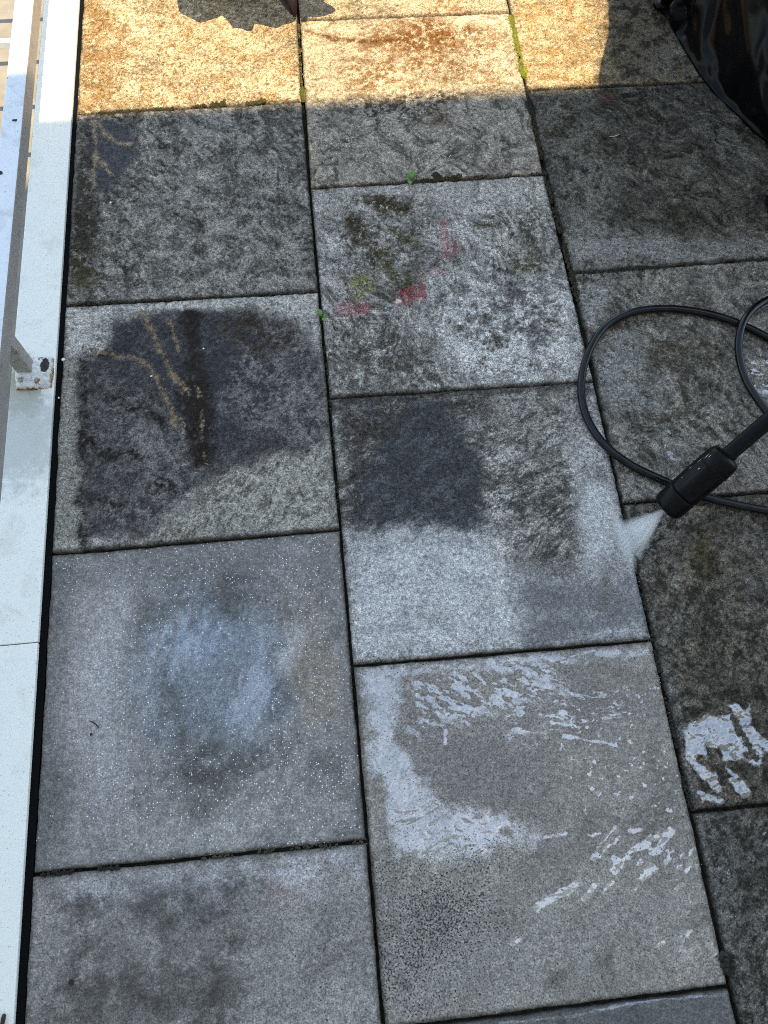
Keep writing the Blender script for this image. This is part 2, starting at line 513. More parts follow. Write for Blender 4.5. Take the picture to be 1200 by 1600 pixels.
def wear_A2(w, d):
    base(w, (0.125, 0.125, 0.118), 0.40, 0.05, 0.75)
    riven(w, -0.9, 2.6, 0.009, 0.42, 0.68)
    w.paint(sstep(0.50, 0.68, w.nz(0.016, 5, (-0.9, 2.2), gain=0.85)), (0.04, 0.04, 0.035), 0.6)
    w.paint(sstep(0.55, 0.68, w.nz(0.03, 4)), (0.21, 0.21, 0.20), 0.55)
    w.paint(w.mask([(112, 190), (150, 200), (152, 300), (150, 400), (135, 470), (100, 470)], 0.015, 0.012), (0.032, 0.030, 0.022), 0.9, (0.02, 0.2, 0.5))
    w.paint(w.mask([(113, 190), (128, 190), (115, 330), (108, 330)], 0.012, 0.008), (0.10, 0.10, 0.09), 0.7)
    m = w.mask([(140, 188), (165, 186), (190, 190), (210, 205), (215, 235), (200, 260), (185, 285), (160, 300), (145, 300)], 0.012, 0.010, 0.03)
    w.paint(m, (0.042, 0.044, 0.052), 0.9); w.up('wet', m, 0.35)
    for L in ([(149, 190), (148, 240), (146, 292)], [(153, 192), (166, 214), (182, 222), (203, 224)], [(149, 246), (160, 258), (172, 272)]):
        w.paint(w.mask(L, 0.005, 0.006, 0.02, line=0.0065), (0.21, 0.17, 0.105), 0.85, (0.01, 0.12, 0.42))
    w.paint(w.mask([(118, 440), (300, 430), (490, 425), (500, 452), (102, 474)], 0.02, 0.02), (0.20, 0.20, 0.19), 0.5, (0.03, 0.35, 0.6))
    w.paint(w.mask([(110, 380), (160, 390), (150, 450), (105, 455)], 0.02, 0.02), (0.05, 0.045, 0.02), 0.7, (0.02, 0.4, 0.6))
    w.up('speck', np.ones_like(w.wet), 0.08)

def wear_A3(w, d):
    base(w, (0.165, 0.168, 0.162), 0.28, 0.05, 0.35)
    riven(w, 0.6, 1.6, 0.014, 0.30, 0.35)
    # clean band round the rim
    w.paint(w.mask([(102, 482), (300, 466), (500, 458), (505, 500), (440, 498), (330, 482), (190, 488), (168, 500), (160, 540), (130, 555), (98, 560)], 0.012, 0.012), (0.27, 0.275, 0.27), 0.75, (0.02, 0.25, 0.5))
    w.paint(w.mask([(96, 560), (128, 560), (130, 840), (80, 858)], 0.01, 0.004), (0.155, 0.157, 0.145), 0.9)
    # rough grey mottling in the lower right
    lo = w.mask([(330, 740), (420, 700), (520, 610), (530, 815), (300, 845), (230, 850)], 0.04, 0.02)
    w.paint(lo, (0.20, 0.20, 0.185), 0.75)
    w.paint(lo * sstep(0.52, 0.63, w.nz(0.013, 5, (0.8, 1.7), gain=0.85)), (0.075, 0.074, 0.066), 0.8)
    # the big dark stain
    st = w.mask([(128, 562), (150, 556), (168, 545), (172, 505), (200, 492), (270, 488), (390, 486), (440, 500), (470, 520), (500, 560), (518, 600), (520, 650), (500, 690), (430, 715), (360, 735), (320, 750), (290, 770), (270, 800), (240, 835), (132, 846), (126, 700)], 0.014, 0.014, 0.04)
    w.paint(st, (0.040, 0.039, 0.042), 0.93)
    w.paint(st * sstep(0.5, 0.7, w.nz(0.010, 5, (0.7, 1.6), gain=0.9)), (0.10, 0.10, 0.10), 0.7)
    blue = w.mask([(170, 505), (240, 495), (330, 500), (420, 520), (460, 580), (450, 650), (380, 690), (330, 720), (240, 600), (180, 560)], 0.05, 0.04)
    w.paint(blue * st, (0.027, 0.028, 0.036), 0.75, (0.03, 0.2, 0.5)); w.up('wet', blue * st, 0.28); w.up('wet', st * (1 - blue), 0.10)
    # scoured paler patches inside it
    for e in ((190, 690, 75, 26, 0.35), (250, 720, 45, 60, 0.2), (200, 640, 60, 22, 0.4), (410, 600, 70, 60, 0.7), (450, 530, 60, 25, 0.4), (240, 790, 70, 40, 0.0), (480, 640, 45, 60, 0.3)):
        w.paint(w.ell(*e, soft=0.03, warp=0.03), (0.135, 0.135, 0.135), 0.75, (0.012, 0.44, 0.60))
    # brown black gash down the middle
    w.paint(w.mask([(285, 490), (310, 490), (318, 560), (330, 620), (332, 720), (300, 738), (288, 660), (280, 610), (295, 560)], 0.010, 0.012, 0.02), (0.018, 0.013, 0.007), 0.92, (0.012, 0.15, 0.45))
    w.paint(w.mask([(440, 500), (455, 520), (430, 545), (380, 560), (330, 500), (380, 490)], 0.02, 0.02), BROWN, 0.8, (0.014, 0.35, 0.6))
    # black crust along the left edge and across
    for L, wd in (([(128, 552), (131, 640), (128, 740), (130, 845)], 0.012), ([(130, 552), (160, 555), (185, 550)], 0.014), ([(130, 615), (180, 625), (230, 640), (258, 672)], 0.017), ([(130, 680), (160, 708), (220, 712)], 0.014), ([(135, 785), (200, 788)], 0.010), ([(250, 750), (290, 770)], 0.018)):
        w.paint(w.mask(L, 0.008, 0.014, 0.02, line=wd), (0.014, 0.011, 0.008), 0.9, (0.008, 0.3, 0.55))
    # clay coloured run marks
    for L, wd in (([(215, 486), (240, 515), (256, 560), (272, 590), (288, 608)], 0.013), ([(160, 553), (215, 556), (240, 585), (262, 625), (276, 665)], 0.012), ([(264, 500), (280, 545)], 0.009), ([(150, 548), (160, 540)], 0.014)):
        w.paint(w.mask(L, 0.005, 0.007, 0.02, line=wd * 0.75), (0.155, 0.12, 0.07), 0.9, (0.008, 0.26, 0.52))
    for L in ([(284, 604), (298, 616)], [(305, 608), (312, 622)], [(318, 640), (312, 668), (316, 690)], [(318, 708), (324, 728)], [(290, 722), (308, 740)], [(283, 655), (286, 676)]):
        w.paint(w.mask(L, 0.003, 0.006, 0.012, line=0.0045), (0.26, 0.22, 0.155), 0.7, (0.004, 0.42, 0.66))
    w.up('grain', np.ones_like(w.wet), 0.75)
    w.h += lo * (w.nz(0.018, 4) - 0.5) * 0.0035

def wear_A4(w, d):                                 # washed and wet, sparkling aggregate
    base(w, (0.150, 0.151, 0.153), 0.24, 0.10, 0.12)
    riven(w, 1.2, 2.5, 0.020, 0.18, 0.15, h=0.0012)
    w.paint(w.mask([(80, 880), (110, 880), (92, 1350), (50, 1360)], 0.02, 0.008), (0.075, 0.078, 0.082), 0.6)
    w.paint(w.mask([(80, 870), (520, 835), (530, 900), (400, 905), (240, 930), (90, 950)], 0.05, 0.03), (0.11, 0.115, 0.12), 0.7)
    w.paint(w.mask([(110, 940), (190, 900), (240, 920), (225, 990), (200, 1060), (210, 1200), (150, 1250), (105, 1150)], 0.05, 0.02), (0.22, 0.225, 0.235), 0.7)
    # scrubbed oval, the sky's blue reflection painted where water stands
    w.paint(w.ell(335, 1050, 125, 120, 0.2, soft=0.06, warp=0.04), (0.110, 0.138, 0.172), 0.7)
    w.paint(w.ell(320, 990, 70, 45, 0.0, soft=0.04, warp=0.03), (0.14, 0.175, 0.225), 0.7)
    for e in ((300, 940, 75, 22, -0.25), (220, 985, 24, 40, 0.5), (420, 930, 60, 18, 0.1), (350, 960, 14, 60, 0.1), (262, 1060, 16, 70, -0.35), (300, 1150, 20, 75, -0.5), (330, 1190, 70, 30, 0.4), (300, 1240, 22, 45, 0.0), (450, 1085, 22, 50, 0.3), (440, 1170, 60, 18, -0.4), (500, 1220, 30, 20, -0.6), (350, 1230, 14, 40, 0.1), (375, 1075, 12, 40, 0.2)):
        w.paint(w.ell(*e, soft=0.04, warp=0.03), (0.052, 0.050, 0.046), 0.68, (0.02, 0.22, 0.65))
    for e in ((470, 1010, 26, 70, 0.25), (500, 1080, 22, 60, 0.1)):
        w.paint(w.ell(*e, soft=0.03, warp=0.02), (0.18, 0.155, 0.12), 0.55)
    w.paint(w.ell(455, 1010, 10, 40, 0.45, soft=0.02, warp=0.01), (0.26, 0.27, 0.285), 0.6)  # bluish-white highlight streak painted into the colour
    w.paint(w.mask([(200, 1290), (540, 1230), (565, 1295), (300, 1335), (90, 1350), (120, 1290)], 0.05, 0.03), (0.20, 0.205, 0.205), 0.6)
    w.paint(w.ell(555, 1290, 14, 60, 0.0, soft=0.02, warp=0.02), (0.05, 0.052, 0.05), 0.7, (0.015, 0.3, 0.6))
    edge_margin(w, d, (0.11, 0.105, 0.095), 0.012, 0.5)
    one = np.ones_like(w.wet)
    sp = 0.16 + 0.8 * w.mask([(80, 870), (520, 840), (560, 1300), (200, 1335), (120, 1200), (170, 1100), (200, 900)], 0.06, 0.04)
    sp = sp * (1 - 0.75 * w.ell(345, 1050, 120, 130, 0.2, soft=0.05, warp=0.03))
    w.up('speck', one, 0); w.speck += sp * 1.0
    ov = w.ell(335, 1055, 135, 140, 0.2, soft=0.07, warp=0.04) * (0.55 + 0.45 * sstep(0.35, 0.65, w.nz(0.05, 4, (1.2, 2.5))))
    w.film = np.maximum(w.film, ov * 0.72)
    w.film = np.maximum(w.film, w.ell(450, 1015, 12, 50, 0.5, soft=0.03, warp=0.015) * 0.70)
    w.film = np.maximum(w.film, 0.50 * w.mask([(105, 950), (200, 905), (235, 960), (205, 1080), (230, 1230), (420, 1260), (545, 1180), (560, 1300), (220, 1335), (100, 1340), (100, 1150)], 0.06, 0.04) * (0.35 + 0.65 * sstep(0.38, 0.62, w.nz(0.06, 4, (1.2, 2.0)))))
    w.up('wet', one, 0.5); w.up('wet', w.ell(340, 1080, 190, 200, soft=0.08, warp=0.04), 0.75)
    w.up('grain', one, 0.5)
    w.up('pit', one, 0.22)

def wear_A5(w, d):
    base(w, (0.165, 0.163, 0.162), 0.18, 0.10, 0.10)
    riven(w, 0.4, 2.5, 0.020, 0.16, 0.12, h=0.0012)
    w.paint(w.mask([(90, 1375), (300, 1350), (540, 1325), (560, 1350), (480, 1390), (400, 1380), (300, 1420), (160, 1420), (95, 1405)], 0.02, 0.02), (0.235, 0.245, 0.265), 0.85, (0.03, 0.2, 0.5))  # bluish sheen of the wet top edge painted into the colour
    for e in ((240, 1400, 120, 22, -0.12), (350, 1385, 60, 16, -0.3), (290, 1440, 90, 26, 0.1), (330, 1520, 30, 60, -0.1), (210, 1530, 60, 34, 0.2), (190, 1570, 70, 30, 0.0), (335, 1585, 50, 40, 0.0), (130, 1500, 20, 70, 0.05), (110, 1585, 60, 20, 0.0)):
        w.paint(w.ell(*e, soft=0.045, warp=0.04), (0.045, 0.043, 0.040), 0.8, (0.03, 0.18, 0.6))
    w.paint(w.ell(450, 1392, 26, 10, 0, soft=0.02, warp=0.01), (0.24, 0.16, 0.15), 0.3)
    edge_margin(w, d, (0.12, 0.115, 0.105), 0.010, 0.5)
    one = np.ones_like(w.wet)
    w.up('wet', one, 0.45); w.up('grain', one, 0.55); w.up('pit', one, 0.42)
    w.film = np.maximum(w.film, w.mask([(95, 1378), (300, 1352), (540, 1328), (560, 1352), (470, 1385), (400, 1378), (300, 1412), (160, 1415), (95, 1400)], 0.025, 0.02) * 0.62 * (0.4 + 0.6 * sstep(0.38, 0.6, w.nz(0.03, 4, (0.1, 2.5)))))
    w.up('pit', w.ell(520, 1450, 70, 130, soft=0.06, warp=0.03), 0.55); w.up('speck', one, 0.06)

def wear_B0(w, d):
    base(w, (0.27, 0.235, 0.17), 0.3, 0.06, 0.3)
    w.paint(w.ell(580, 10, 60, 14, 0, soft=0.03, warp=0.02), (0.05, 0.045, 0.03), 0.6, (0.012, 0.4, 0.6))
    w.paint(w.ell(700, 10, 30, 30, 0, soft=0.03, warp=0.02), (0.17, 0.08, 0.03), 0.7, (0.012, 0.3, 0.6))

def wear_B1(w, d):                                 # sun above, shade below
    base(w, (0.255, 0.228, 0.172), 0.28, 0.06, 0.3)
    riven(w, 0.25, 2.8, 0.013, 0.28, 0.4, c=(0.10, 0.06, 0.025))
    w.paint(w.mask([(480, 165), (830, 150), (850, 272), (494, 292)], 0.02, 0.01), (0.165, 0.163, 0.155), 0.75)  # shade painted in: grey laid over the sun-warm base
    w.paint(w.mask([(600, 40), (690, 25), (740, 45), (760, 55), (730, 72), (660, 80), (560, 70)], 0.03, 0.03), (0.105, 0.048, 0.012), 0.95, (0.012, 0.28, 0.56))
    w.paint(w.mask([(480, 50), (520, 60), (580, 66), (640, 60)], 0.006, 0.006, line=0.012), (0.09, 0.042, 0.010), 0.95, (0.01, 0.2, 0.5))
    w.paint(w.mask([(600, 75), (780, 60), (770, 130), (560, 150), (500, 130)], 0.05, 0.03), (0.12, 0.062, 0.018), 0.85, (0.010, 0.48, 0.64))
    w.paint(w.mask([(540, 150), (720, 145), (700, 180), (560, 200)], 0.03, 0.03), (0.03, 0.028, 0.022), 0.85, (0.010, 0.50, 0.62))
    w.paint(w.ell(686, 187, 18, 14, 0, soft=0.02, warp=0.02), (0.08, 0.045, 0.03), 0.6)
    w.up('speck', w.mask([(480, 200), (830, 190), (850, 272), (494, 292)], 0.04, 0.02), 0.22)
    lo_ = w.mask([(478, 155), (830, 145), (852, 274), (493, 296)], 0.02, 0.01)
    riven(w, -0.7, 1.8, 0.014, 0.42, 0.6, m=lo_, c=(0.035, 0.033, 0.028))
    w.up('grain', np.ones_like(w.wet), 0.72)
    w.paint(w.ell(492, 270, 4, 7, 0.3, soft=0.004, warp=0.003), (0.02, 0.02, 0.02), 0.8)

def wear_B2(w, d):
    base(w, (0.19, 0.192, 0.188), 0.36, 0.05, 0.45)
    riven(w, -1.05, 2.8, 0.009, 0.45, 0.72)
    w.paint(w.mask([(680, 470), (800, 440), (900, 470), (915, 590), (760, 600), (680, 570), (660, 520)], 0.06, 0.04), (0.33, 0.345, 0.35), 0.75, (0.02, 0.35, 0.6))
    w.paint(w.mask([(500, 295), (640, 285), (850, 280), (860, 320), (700, 330), (600, 340), (510, 330)], 0.03, 0.03), (0.24, 0.24, 0.23), 0.6)
    w.paint(w.mask([(515, 520), (620, 500), (680, 560), (690, 605), (530, 615)], 0.05, 0.03), (0.055, 0.052, 0.045), 0.85, (0.016, 0.34, 0.58))
    w.paint(w.mask([(700, 440), (860, 430), (880, 540), (800, 560), (720, 520)], 0.04, 0.03), (0.065, 0.066, 0.066), 0.75, (0.016, 0.44, 0.6))
    w.paint(w.mask([(540, 300), (660, 300), (680, 360), (640, 440), (560, 420), (510, 350)], 0.04, 0.03), (0.06, 0.058, 0.045), 0.8, (0.014, 0.46, 0.6))
    for e in ((553, 350, 24, 16, 0.9), (574, 380, 12, 34, -0.35), (600, 320, 40, 14, 0.3)):
        w.paint(w.ell(*e, soft=0.020, warp=0.022), (0.034, 0.027, 0.011), 0.95, (0.010, 0.25, 0.5))
    for e in ((610, 420, 14, 34, -0.45), (628, 436, 20, 22, 0.2), (640, 375, 26, 10, 0.4), (830, 410, 30, 18, 0.2), (755, 355, 14, 10, 0)):
        w.paint(w.ell(*e, soft=0.020, warp=0.022), (0.046, 0.045, 0.014), 0.9, (0.009, 0.32, 0.6))
    w.paint(w.ell(568, 450, 20, 16, 0.6, soft=0.014, warp=0.014), (0.14, 0.14, 0.03), 0.7, (0.010, 0.34, 0.62))
    w.paint(w.ell(830, 370, 24, 60, 0.1, soft=0.03, warp=0.02), (0.05, 0.048, 0.03), 0.7, (0.012, 0.48, 0.6))
    # splashes of old red paint
    for e, a in (((640, 462, 26, 13, -0.25), 0.85), ((548, 482, 28, 13, -0.15), 0.6), ((706, 385, 16, 16, 0.6), 0.42), ((694, 360, 6, 16, -0.1), 0.5), ((672, 428, 18, 5, -0.3), 0.6), ((532, 445, 5, 5, 0.0), 0.5)):
        w.paint(w.ell(*e, soft=0.010, warp=0.014, cell=0.02), (0.20, 0.045, 0.055), a * 1.1, (0.006, 0.30, 0.58))
    w.paint(w.ell(624, 471, 5, 4, 0, soft=0.003, warp=0.003), (0.42, 0.34, 0.34), 0.8)
    w.h += (w.nz(0.02, 4) - 0.5) * 0.002

def wear_B3(w, d):                                 # half washed
    base(w, (0.175, 0.176, 0.172), 0.32, 0.05, 0.5)
    riven(w, 0.30, 3.2, 0.013, 0.50, 0.6)
    w.paint(sstep(0.46, 0.68, w.nz(0.012, 5, (0.35, 2.4), gain=0.9)) * w.mask([(530, 625), (920, 600), (960, 800), (960, 880), (760, 890), (540, 820)], 0.03, 0.02), (0.05, 0.05, 0.047), 0.75)
    w.paint(w.mask([(528, 640), (570, 640), (590, 740), (560, 830), (540, 830)], 0.02, 0.02), (0.045, 0.044, 0.043), 0.9, (0.02, 0.22, 0.5))
    w.paint(w.mask([(530, 628), (720, 612), (760, 640), (740, 660), (620, 670), (560, 700), (530, 690)], 0.03, 0.02), (0.045, 0.043, 0.042), 0.8, (0.014, 0.3, 0.55))
    st = w.mask([(575, 640), (640, 628), (690, 632), (712, 660), (738, 710), (752, 770), (756, 828), (690, 830), (620, 824), (575, 824), (570, 760), (590, 700)], 0.016, 0.020, 0.03)
    w.paint(st, (0.036, 0.038, 0.043), 0.92); w.up('wet', st, 0.3)
    w.paint(st * sstep(0.5, 0.66, w.nz(0.016, 4, (0.6, 2.5))), (0.075, 0.08, 0.09), 0.6)
    w.paint(w.ell(600, 660, 50, 26, -0.5, soft=0.02, warp=0.02), BROWN, 0.5, (0.012, 0.4, 0.6))
    # washed lower half
    lw = w.mask([(545, 840), (600, 828), (760, 836), (800, 880), (905, 900), (905, 770), (925, 745), (960, 760), (985, 830), (1018, 1000), (556, 1036)], 0.022, 0.018, 0.03)
    w.paint(lw, (0.20, 0.21, 0.22), 0.85)
    br = w.mask([(550, 860), (600, 832), (760, 838), (790, 870), (805, 940), (825, 1008), (560, 1034)], 0.03, 0.025)
    w.paint(br, (0.275, 0.29, 0.305), 0.75, (0.03, 0.25, 0.55))
    w.paint(w.mask([(764, 836), (790, 846), (800, 930), (775, 930)], 0.02, 0.015), (0.34, 0.35, 0.35), 0.6, (0.015, 0.3, 0.55))
    dk = w.mask([(800, 890), (900, 900), (990, 900), (1012, 985), (900, 1004), (826, 1008), (806, 950)], 0.03, 0.025)
    w.paint(dk, (0.095, 0.10, 0.108), 0.85); w.paint(w.ell(950, 930, 12, 40, -0.1, soft=0.02, warp=0.01), (0.08, 0.07, 0.06), 0.5)
    w.paint(w.mask([(905, 760), (925, 745), (965, 790), (960, 850), (910, 890)], 0.02, 0.012), (0.27, 0.29, 0.30), 0.65)  # pale strip of spray mist painted into the slab colour
    w.paint(w.mask([(800, 870), (900, 880), (900, 900), (800, 890)], 0.02, 0.01), (0.11, 0.105, 0.10), 0.6)
    for q in range(6):
        yy = 850 + q * 30
        w.paint(w.mask([(555, yy + 14), (640, yy - 6), (740, yy), (820, yy + 26), (960, yy + 20)], 0.014, 0.012, line=0.010) * lw, (0.33, 0.345, 0.355) if q % 2 else (0.12, 0.122, 0.125), 0.38, (0.02, 0.35, 0.65))
    lt = w.mask([(905, 625), (940, 650), (960, 730), (900, 740), (880, 690)], 0.03, 0.02)
    w.paint(lt, (0.24, 0.25, 0.255), 0.6)
    w.paint(w.mask([(765, 640), (895, 610), (905, 690), (800, 700), (760, 680)], 0.04, 0.03), (0.20, 0.195, 0.18), 0.5, (0.02, 0.35, 0.6))
    w.up('wet', lw, 0.75); w.up('grain', lw, 0.65); w.up('wet', lt, 0.4)
    w.up('pit', lw, 0.12); w.up('speck', lw, 0.05)
    f = w.mask([(826, 1003), (900, 985), (1010, 975), (1016, 998)], 0.02, 0.01)
    w.film += f * 0.8 * sstep(0.4, 0.6, w.nz(0.008, 3, (0.1, 3.0)))
    m = w.mask([(528, 620), (720, 608), (915, 598), (916, 606), (720, 620), (530, 634)], 0.008, 0.006)
    w.paint(m, (0.03, 0.03, 0.032), 0.75)
    w.h += (1 - lw) * (w.nz(0.022, 4) - 0.5) * 0.003

def wear_B4(w, d):                                 # washed slab under running water
    base(w, (0.165, 0.160, 0.150), 0.22, 0.12, 0.05)
    riven(w, 0.35, 2.2, 0.03, 0.14, 0.10, h=0.001)
    one = np.ones_like(w.wet)
    w.paint(w.mask([(600, 1440), (760, 1400), (720, 1500), (640, 1560), (600, 1560)], 0.08, 0.04), (0.12, 0.12, 0.12), 0.5)
    w.paint(w.ell(740, 1190, 90, 60, 0, soft=0.08, warp=0.04), (0.125, 0.122, 0.125), 0.7)
    w.paint(w.ell(930, 1100, 90, 40, 0.1, soft=0.06, warp=0.04), (0.12, 0.115, 0.11), 0.7)
    w.paint(w.ell(800, 1500, 220, 60, -0.1, soft=0.1, warp=0.05), (0.185, 0.185, 0.18), 0.6)
    for e in ((945, 1500, 8, 20, 0.5), (960, 1535, 6, 16, 0.3), (870, 1530, 20, 12, -0.4), (625, 1540, 10, 8, 0)):
        w.paint(w.ell(*e, soft=0.012, warp=0.014), (0.06, 0.055, 0.05), 0.6)
    edge_margin(w, d, (0.125, 0.118, 0.10), 0.010, 0.6)
    w.up('grain', one, 0.55); w.up('pit', one, 0.5); w.up('wet', one, 0.45)
    w.film = np.maximum(w.film, 0.42 * sstep(0.35, 0.7, w.nz(0.11, 4, (-0.4, 1.8))) * (0.5 + 0.5 * sstep(0.4, 0.6, w.nz(0.012, 4, (-0.5, 2.2)))))
    w.up('pit', w.mask([(590, 1380), (760, 1350), (740, 1500), (610, 1580)], 0.08, 0.04), 1.0)
    w.up('pit', w.mask([(860, 1080), (1040, 1060), (1080, 1240), (900, 1290)], 0.08, 0.04), 0.22)
    # standing water on the left and in the middle
    f = w.mask([(560, 1046), (640, 1036), (632, 1110), (628, 1150), (660, 1205), (690, 1258), (720, 1262), (760, 1250), (800, 1262), (826, 1292), (848, 1290), (852, 1312), (836, 1330), (790, 1328), (735, 1350), (650, 1346), (600, 1330), (588, 1250), (574, 1150)], 0.026, 0.014, 0.02)
    w.film = np.maximum(w.film, f * (0.80 + 0.20 * sstep(0.38, 0.58, w.nz(0.02, 4, (-0.9, 2.0)))) * 1.02)
    w.film *= 1 - 0.75 * w.ell(792, 1300, 12, 6, 0, soft=0.005, warp=0.004)
    w.film *= 1 - 0.5 * w.mask([(592, 1215), (598, 1270), (604, 1330)], 0.006, 0.005, line=0.012)
    r = w.mask([(630, 1045), (800, 1025), (900, 1040), (880, 1090), (800, 1110), (740, 1130), (640, 1150)], 0.05, 0.02)
    w.film = np.maximum(w.film, r * 1.2 * sstep(0.47, 0.60, w.nz(0.0065, 3, (-0.55, 2.4))))
    t = w.mask([(570, 1040), (800, 1020), (1015, 1006), (1018, 1028), (900, 1040), (760, 1052), (570, 1062)], 0.014, 0.008)
    w.film = np.maximum(w.film, t * 0.85 * (0.6 + 0.4 * sstep(0.4, 0.6, w.nz(0.008, 3, (0.1, 3.0)))))
    r2 = w.mask([(780, 1060), (980, 1060), (1000, 1120), (900, 1150), (800, 1150)], 0.05, 0.03)
    w.film = np.maximum(w.film, r2 * 1.1 * sstep(0.58, 0.70, w.nz(0.007, 3, (-0.15, 3.2))))
    for L, wd in (([(850, 1308), (885, 1302)], .004), ([(838, 1419), (862, 1404), (905, 1380)], .012), ([(912, 1403), (930, 1385)], .008), ([(946, 1390), (957, 1378)], .006),
                  ([(926, 1341), (934, 1335)], .009), ([(958, 1362), (966, 1346), (960, 1341), (968, 1352)], .011), ([(968, 1350), (988, 1330), (1004, 1320), (1018, 1310), (1040, 1302)], .007),
                  ([(998, 1322), (1012, 1318)], .012), ([(1018, 1330), (1028, 1330), (1036, 1312), (1050, 1298)], .011), ([(1008, 1362), (1020, 1350), (1026, 1356), (1012, 1362)], .006),
                  ([(1004, 1372), (1014, 1366)], .009), ([(992, 1390), (996, 1384)], .005), ([(933, 1325), (945, 1312), (956, 1302), (960, 1290)], .0035), ([(943, 1328), (960, 1316), (970, 1306)], .0035),
                  ([(916, 1306), (938, 1302)], .0035), ([(800, 1473), (815, 1466)], .008), ([(985, 1299), (1000, 1296)], .006), ([(997, 1349), (1002, 1346)], .006), ([(1073, 1360), (1080, 1348)], .007),
                  ([(1028, 1478), (1037, 1472)], .004), ([(860, 1128), (905, 1136)], .004), ([(880, 1150), (940, 1160), (962, 1166)], .004), ([(880, 1132), (900, 1120)], .003), ([(697, 1140), (694, 1162)], .006)):
        w.film = np.maximum(w.film, w.mask(L, 0.003, 0.003, 0.010, line=wd) * 1.25)
    e = w.mask([(1040, 1340), (1075, 1330), (1105, 1380), (1130, 1500), (1090, 1530), (1050, 1490), (1070, 1420)], 0.04, 0.02)
    w.film = np.maximum(w.film, e * 1.35 * sstep(0.60, 0.70, w.nz(0.009, 3, (0.5, 2.0))))
    w.up('wet', e, 0.6)
    s_ = w.mask([(860, 1090), (1050, 1060), (1090, 1280), (880, 1290)], 0.06, 0.03)
    w.film = np.maximum(w.film, s_ * 1.3 * sstep(0.735, 0.80, w.nz(0.008, 3)))

def wear_B5(w, d):
    base(w, (0.085, 0.087, 0.09), 0.25, 0.06, 0.3)
    one = np.ones_like(w.wet); w.up('wet', one, 0.6); w.up('grain', one, 0.5); w.up('pit', one, 0.25)
    w.film = np.maximum(w.film, w.mask([(780, 1600), (900, 1587), (960, 1572), (1040, 1560), (1120, 1556)], 0.003, 0.002, 0.02, line=0.0045) * 0.85)

def wear_C1(w, d):
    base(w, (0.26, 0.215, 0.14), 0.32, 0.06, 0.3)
    riven(w, 0.5, 2.0, 0.011, 0.25, 0.40, c=(0.12, 0.075, 0.03))
    w.paint(sstep(0.52, 0.64, w.nz(0.02, 4)), (0.20, 0.125, 0.045), 0.55)
    dm = w.mask([(945, -80), (1120, -80), (1120, 140), (945, 138)], 0.06, 0.03)  # part in the sheet's shadow, darkened in the colour along with dirt
    w.paint(dm, (0.085, 0.08, 0.065), 0.85)
    w.paint(dm * sstep(0.48, 0.62, w.nz(0.016, 4)), (0.025, 0.022, 0.015), 0.8)
    w.paint(w.mask([(1000, 120), (1060, 60), (1090, 120)], 0.03, 0.02), (0.17, 0.17, 0.16), 0.5, (0.02, 0.35, 0.6))

def wear_C2(w, d):
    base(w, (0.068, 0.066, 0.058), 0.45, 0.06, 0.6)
    riven(w, -0.8, 2.2, 0.011, 0.65, 0.75, c=(0.020, 0.017, 0.012))
    w.paint(w.mask([(830, 150), (900, 150), (960, 240), (960, 360), (900, 400), (860, 260)], 0.05, 0.03), (0.135, 0.135, 0.128), 0.7, (0.03, 0.25, 0.55))
    w.paint(w.mask([(885, 375), (1000, 365), (1100, 380), (1200, 372), (1205, 402), (892, 424)], 0.035, 0.02), (0.19, 0.195, 0.195), 0.6, (0.03, 0.15, 0.5))
    w.paint(w.mask([(885, 365), (950, 372), (1000, 366)], 0.003, 0.004, line=0.004), (0.05, 0.05, 0.048), 0.5)
    for e in ((885, 185, 34, 36, 0.3), (950, 145, 18, 16, 0), (930, 240, 16, 20, 0.4), (1065, 340, 40, 12, 0.1), (950, 220, 16, 10, 0.5)):
        w.paint(w.ell(*e, soft=0.03, warp=0.03), (0.028, 0.025, 0.012), 0.8, (0.014, 0.34, 0.58))
    w.paint(w.ell(951, 152, 8, 10, 0, soft=0.01, warp=0.01), (0.075, 0.035, 0.025), 0.6)
    w.paint(w.mask([(1060, 180), (1150, 200), (1180, 260), (1130, 250)], 0.03, 0.02), (0.15, 0.15, 0.145), 0.5, (0.015, 0.4, 0.62))
    for e in ((957, 352, 5, 5, 0), (985, 335, 5, 4, 0), (932, 265, 4, 5, 0), (930, 292, 4, 4, 0), (1022, 345, 3, 4, 0)):
        w.paint(w.ell(*e, soft=0.004, warp=0.005), (0.022, 0.022, 0.010), 0.85)
    w.up('pit', np.ones_like(w.wet), 0.25)

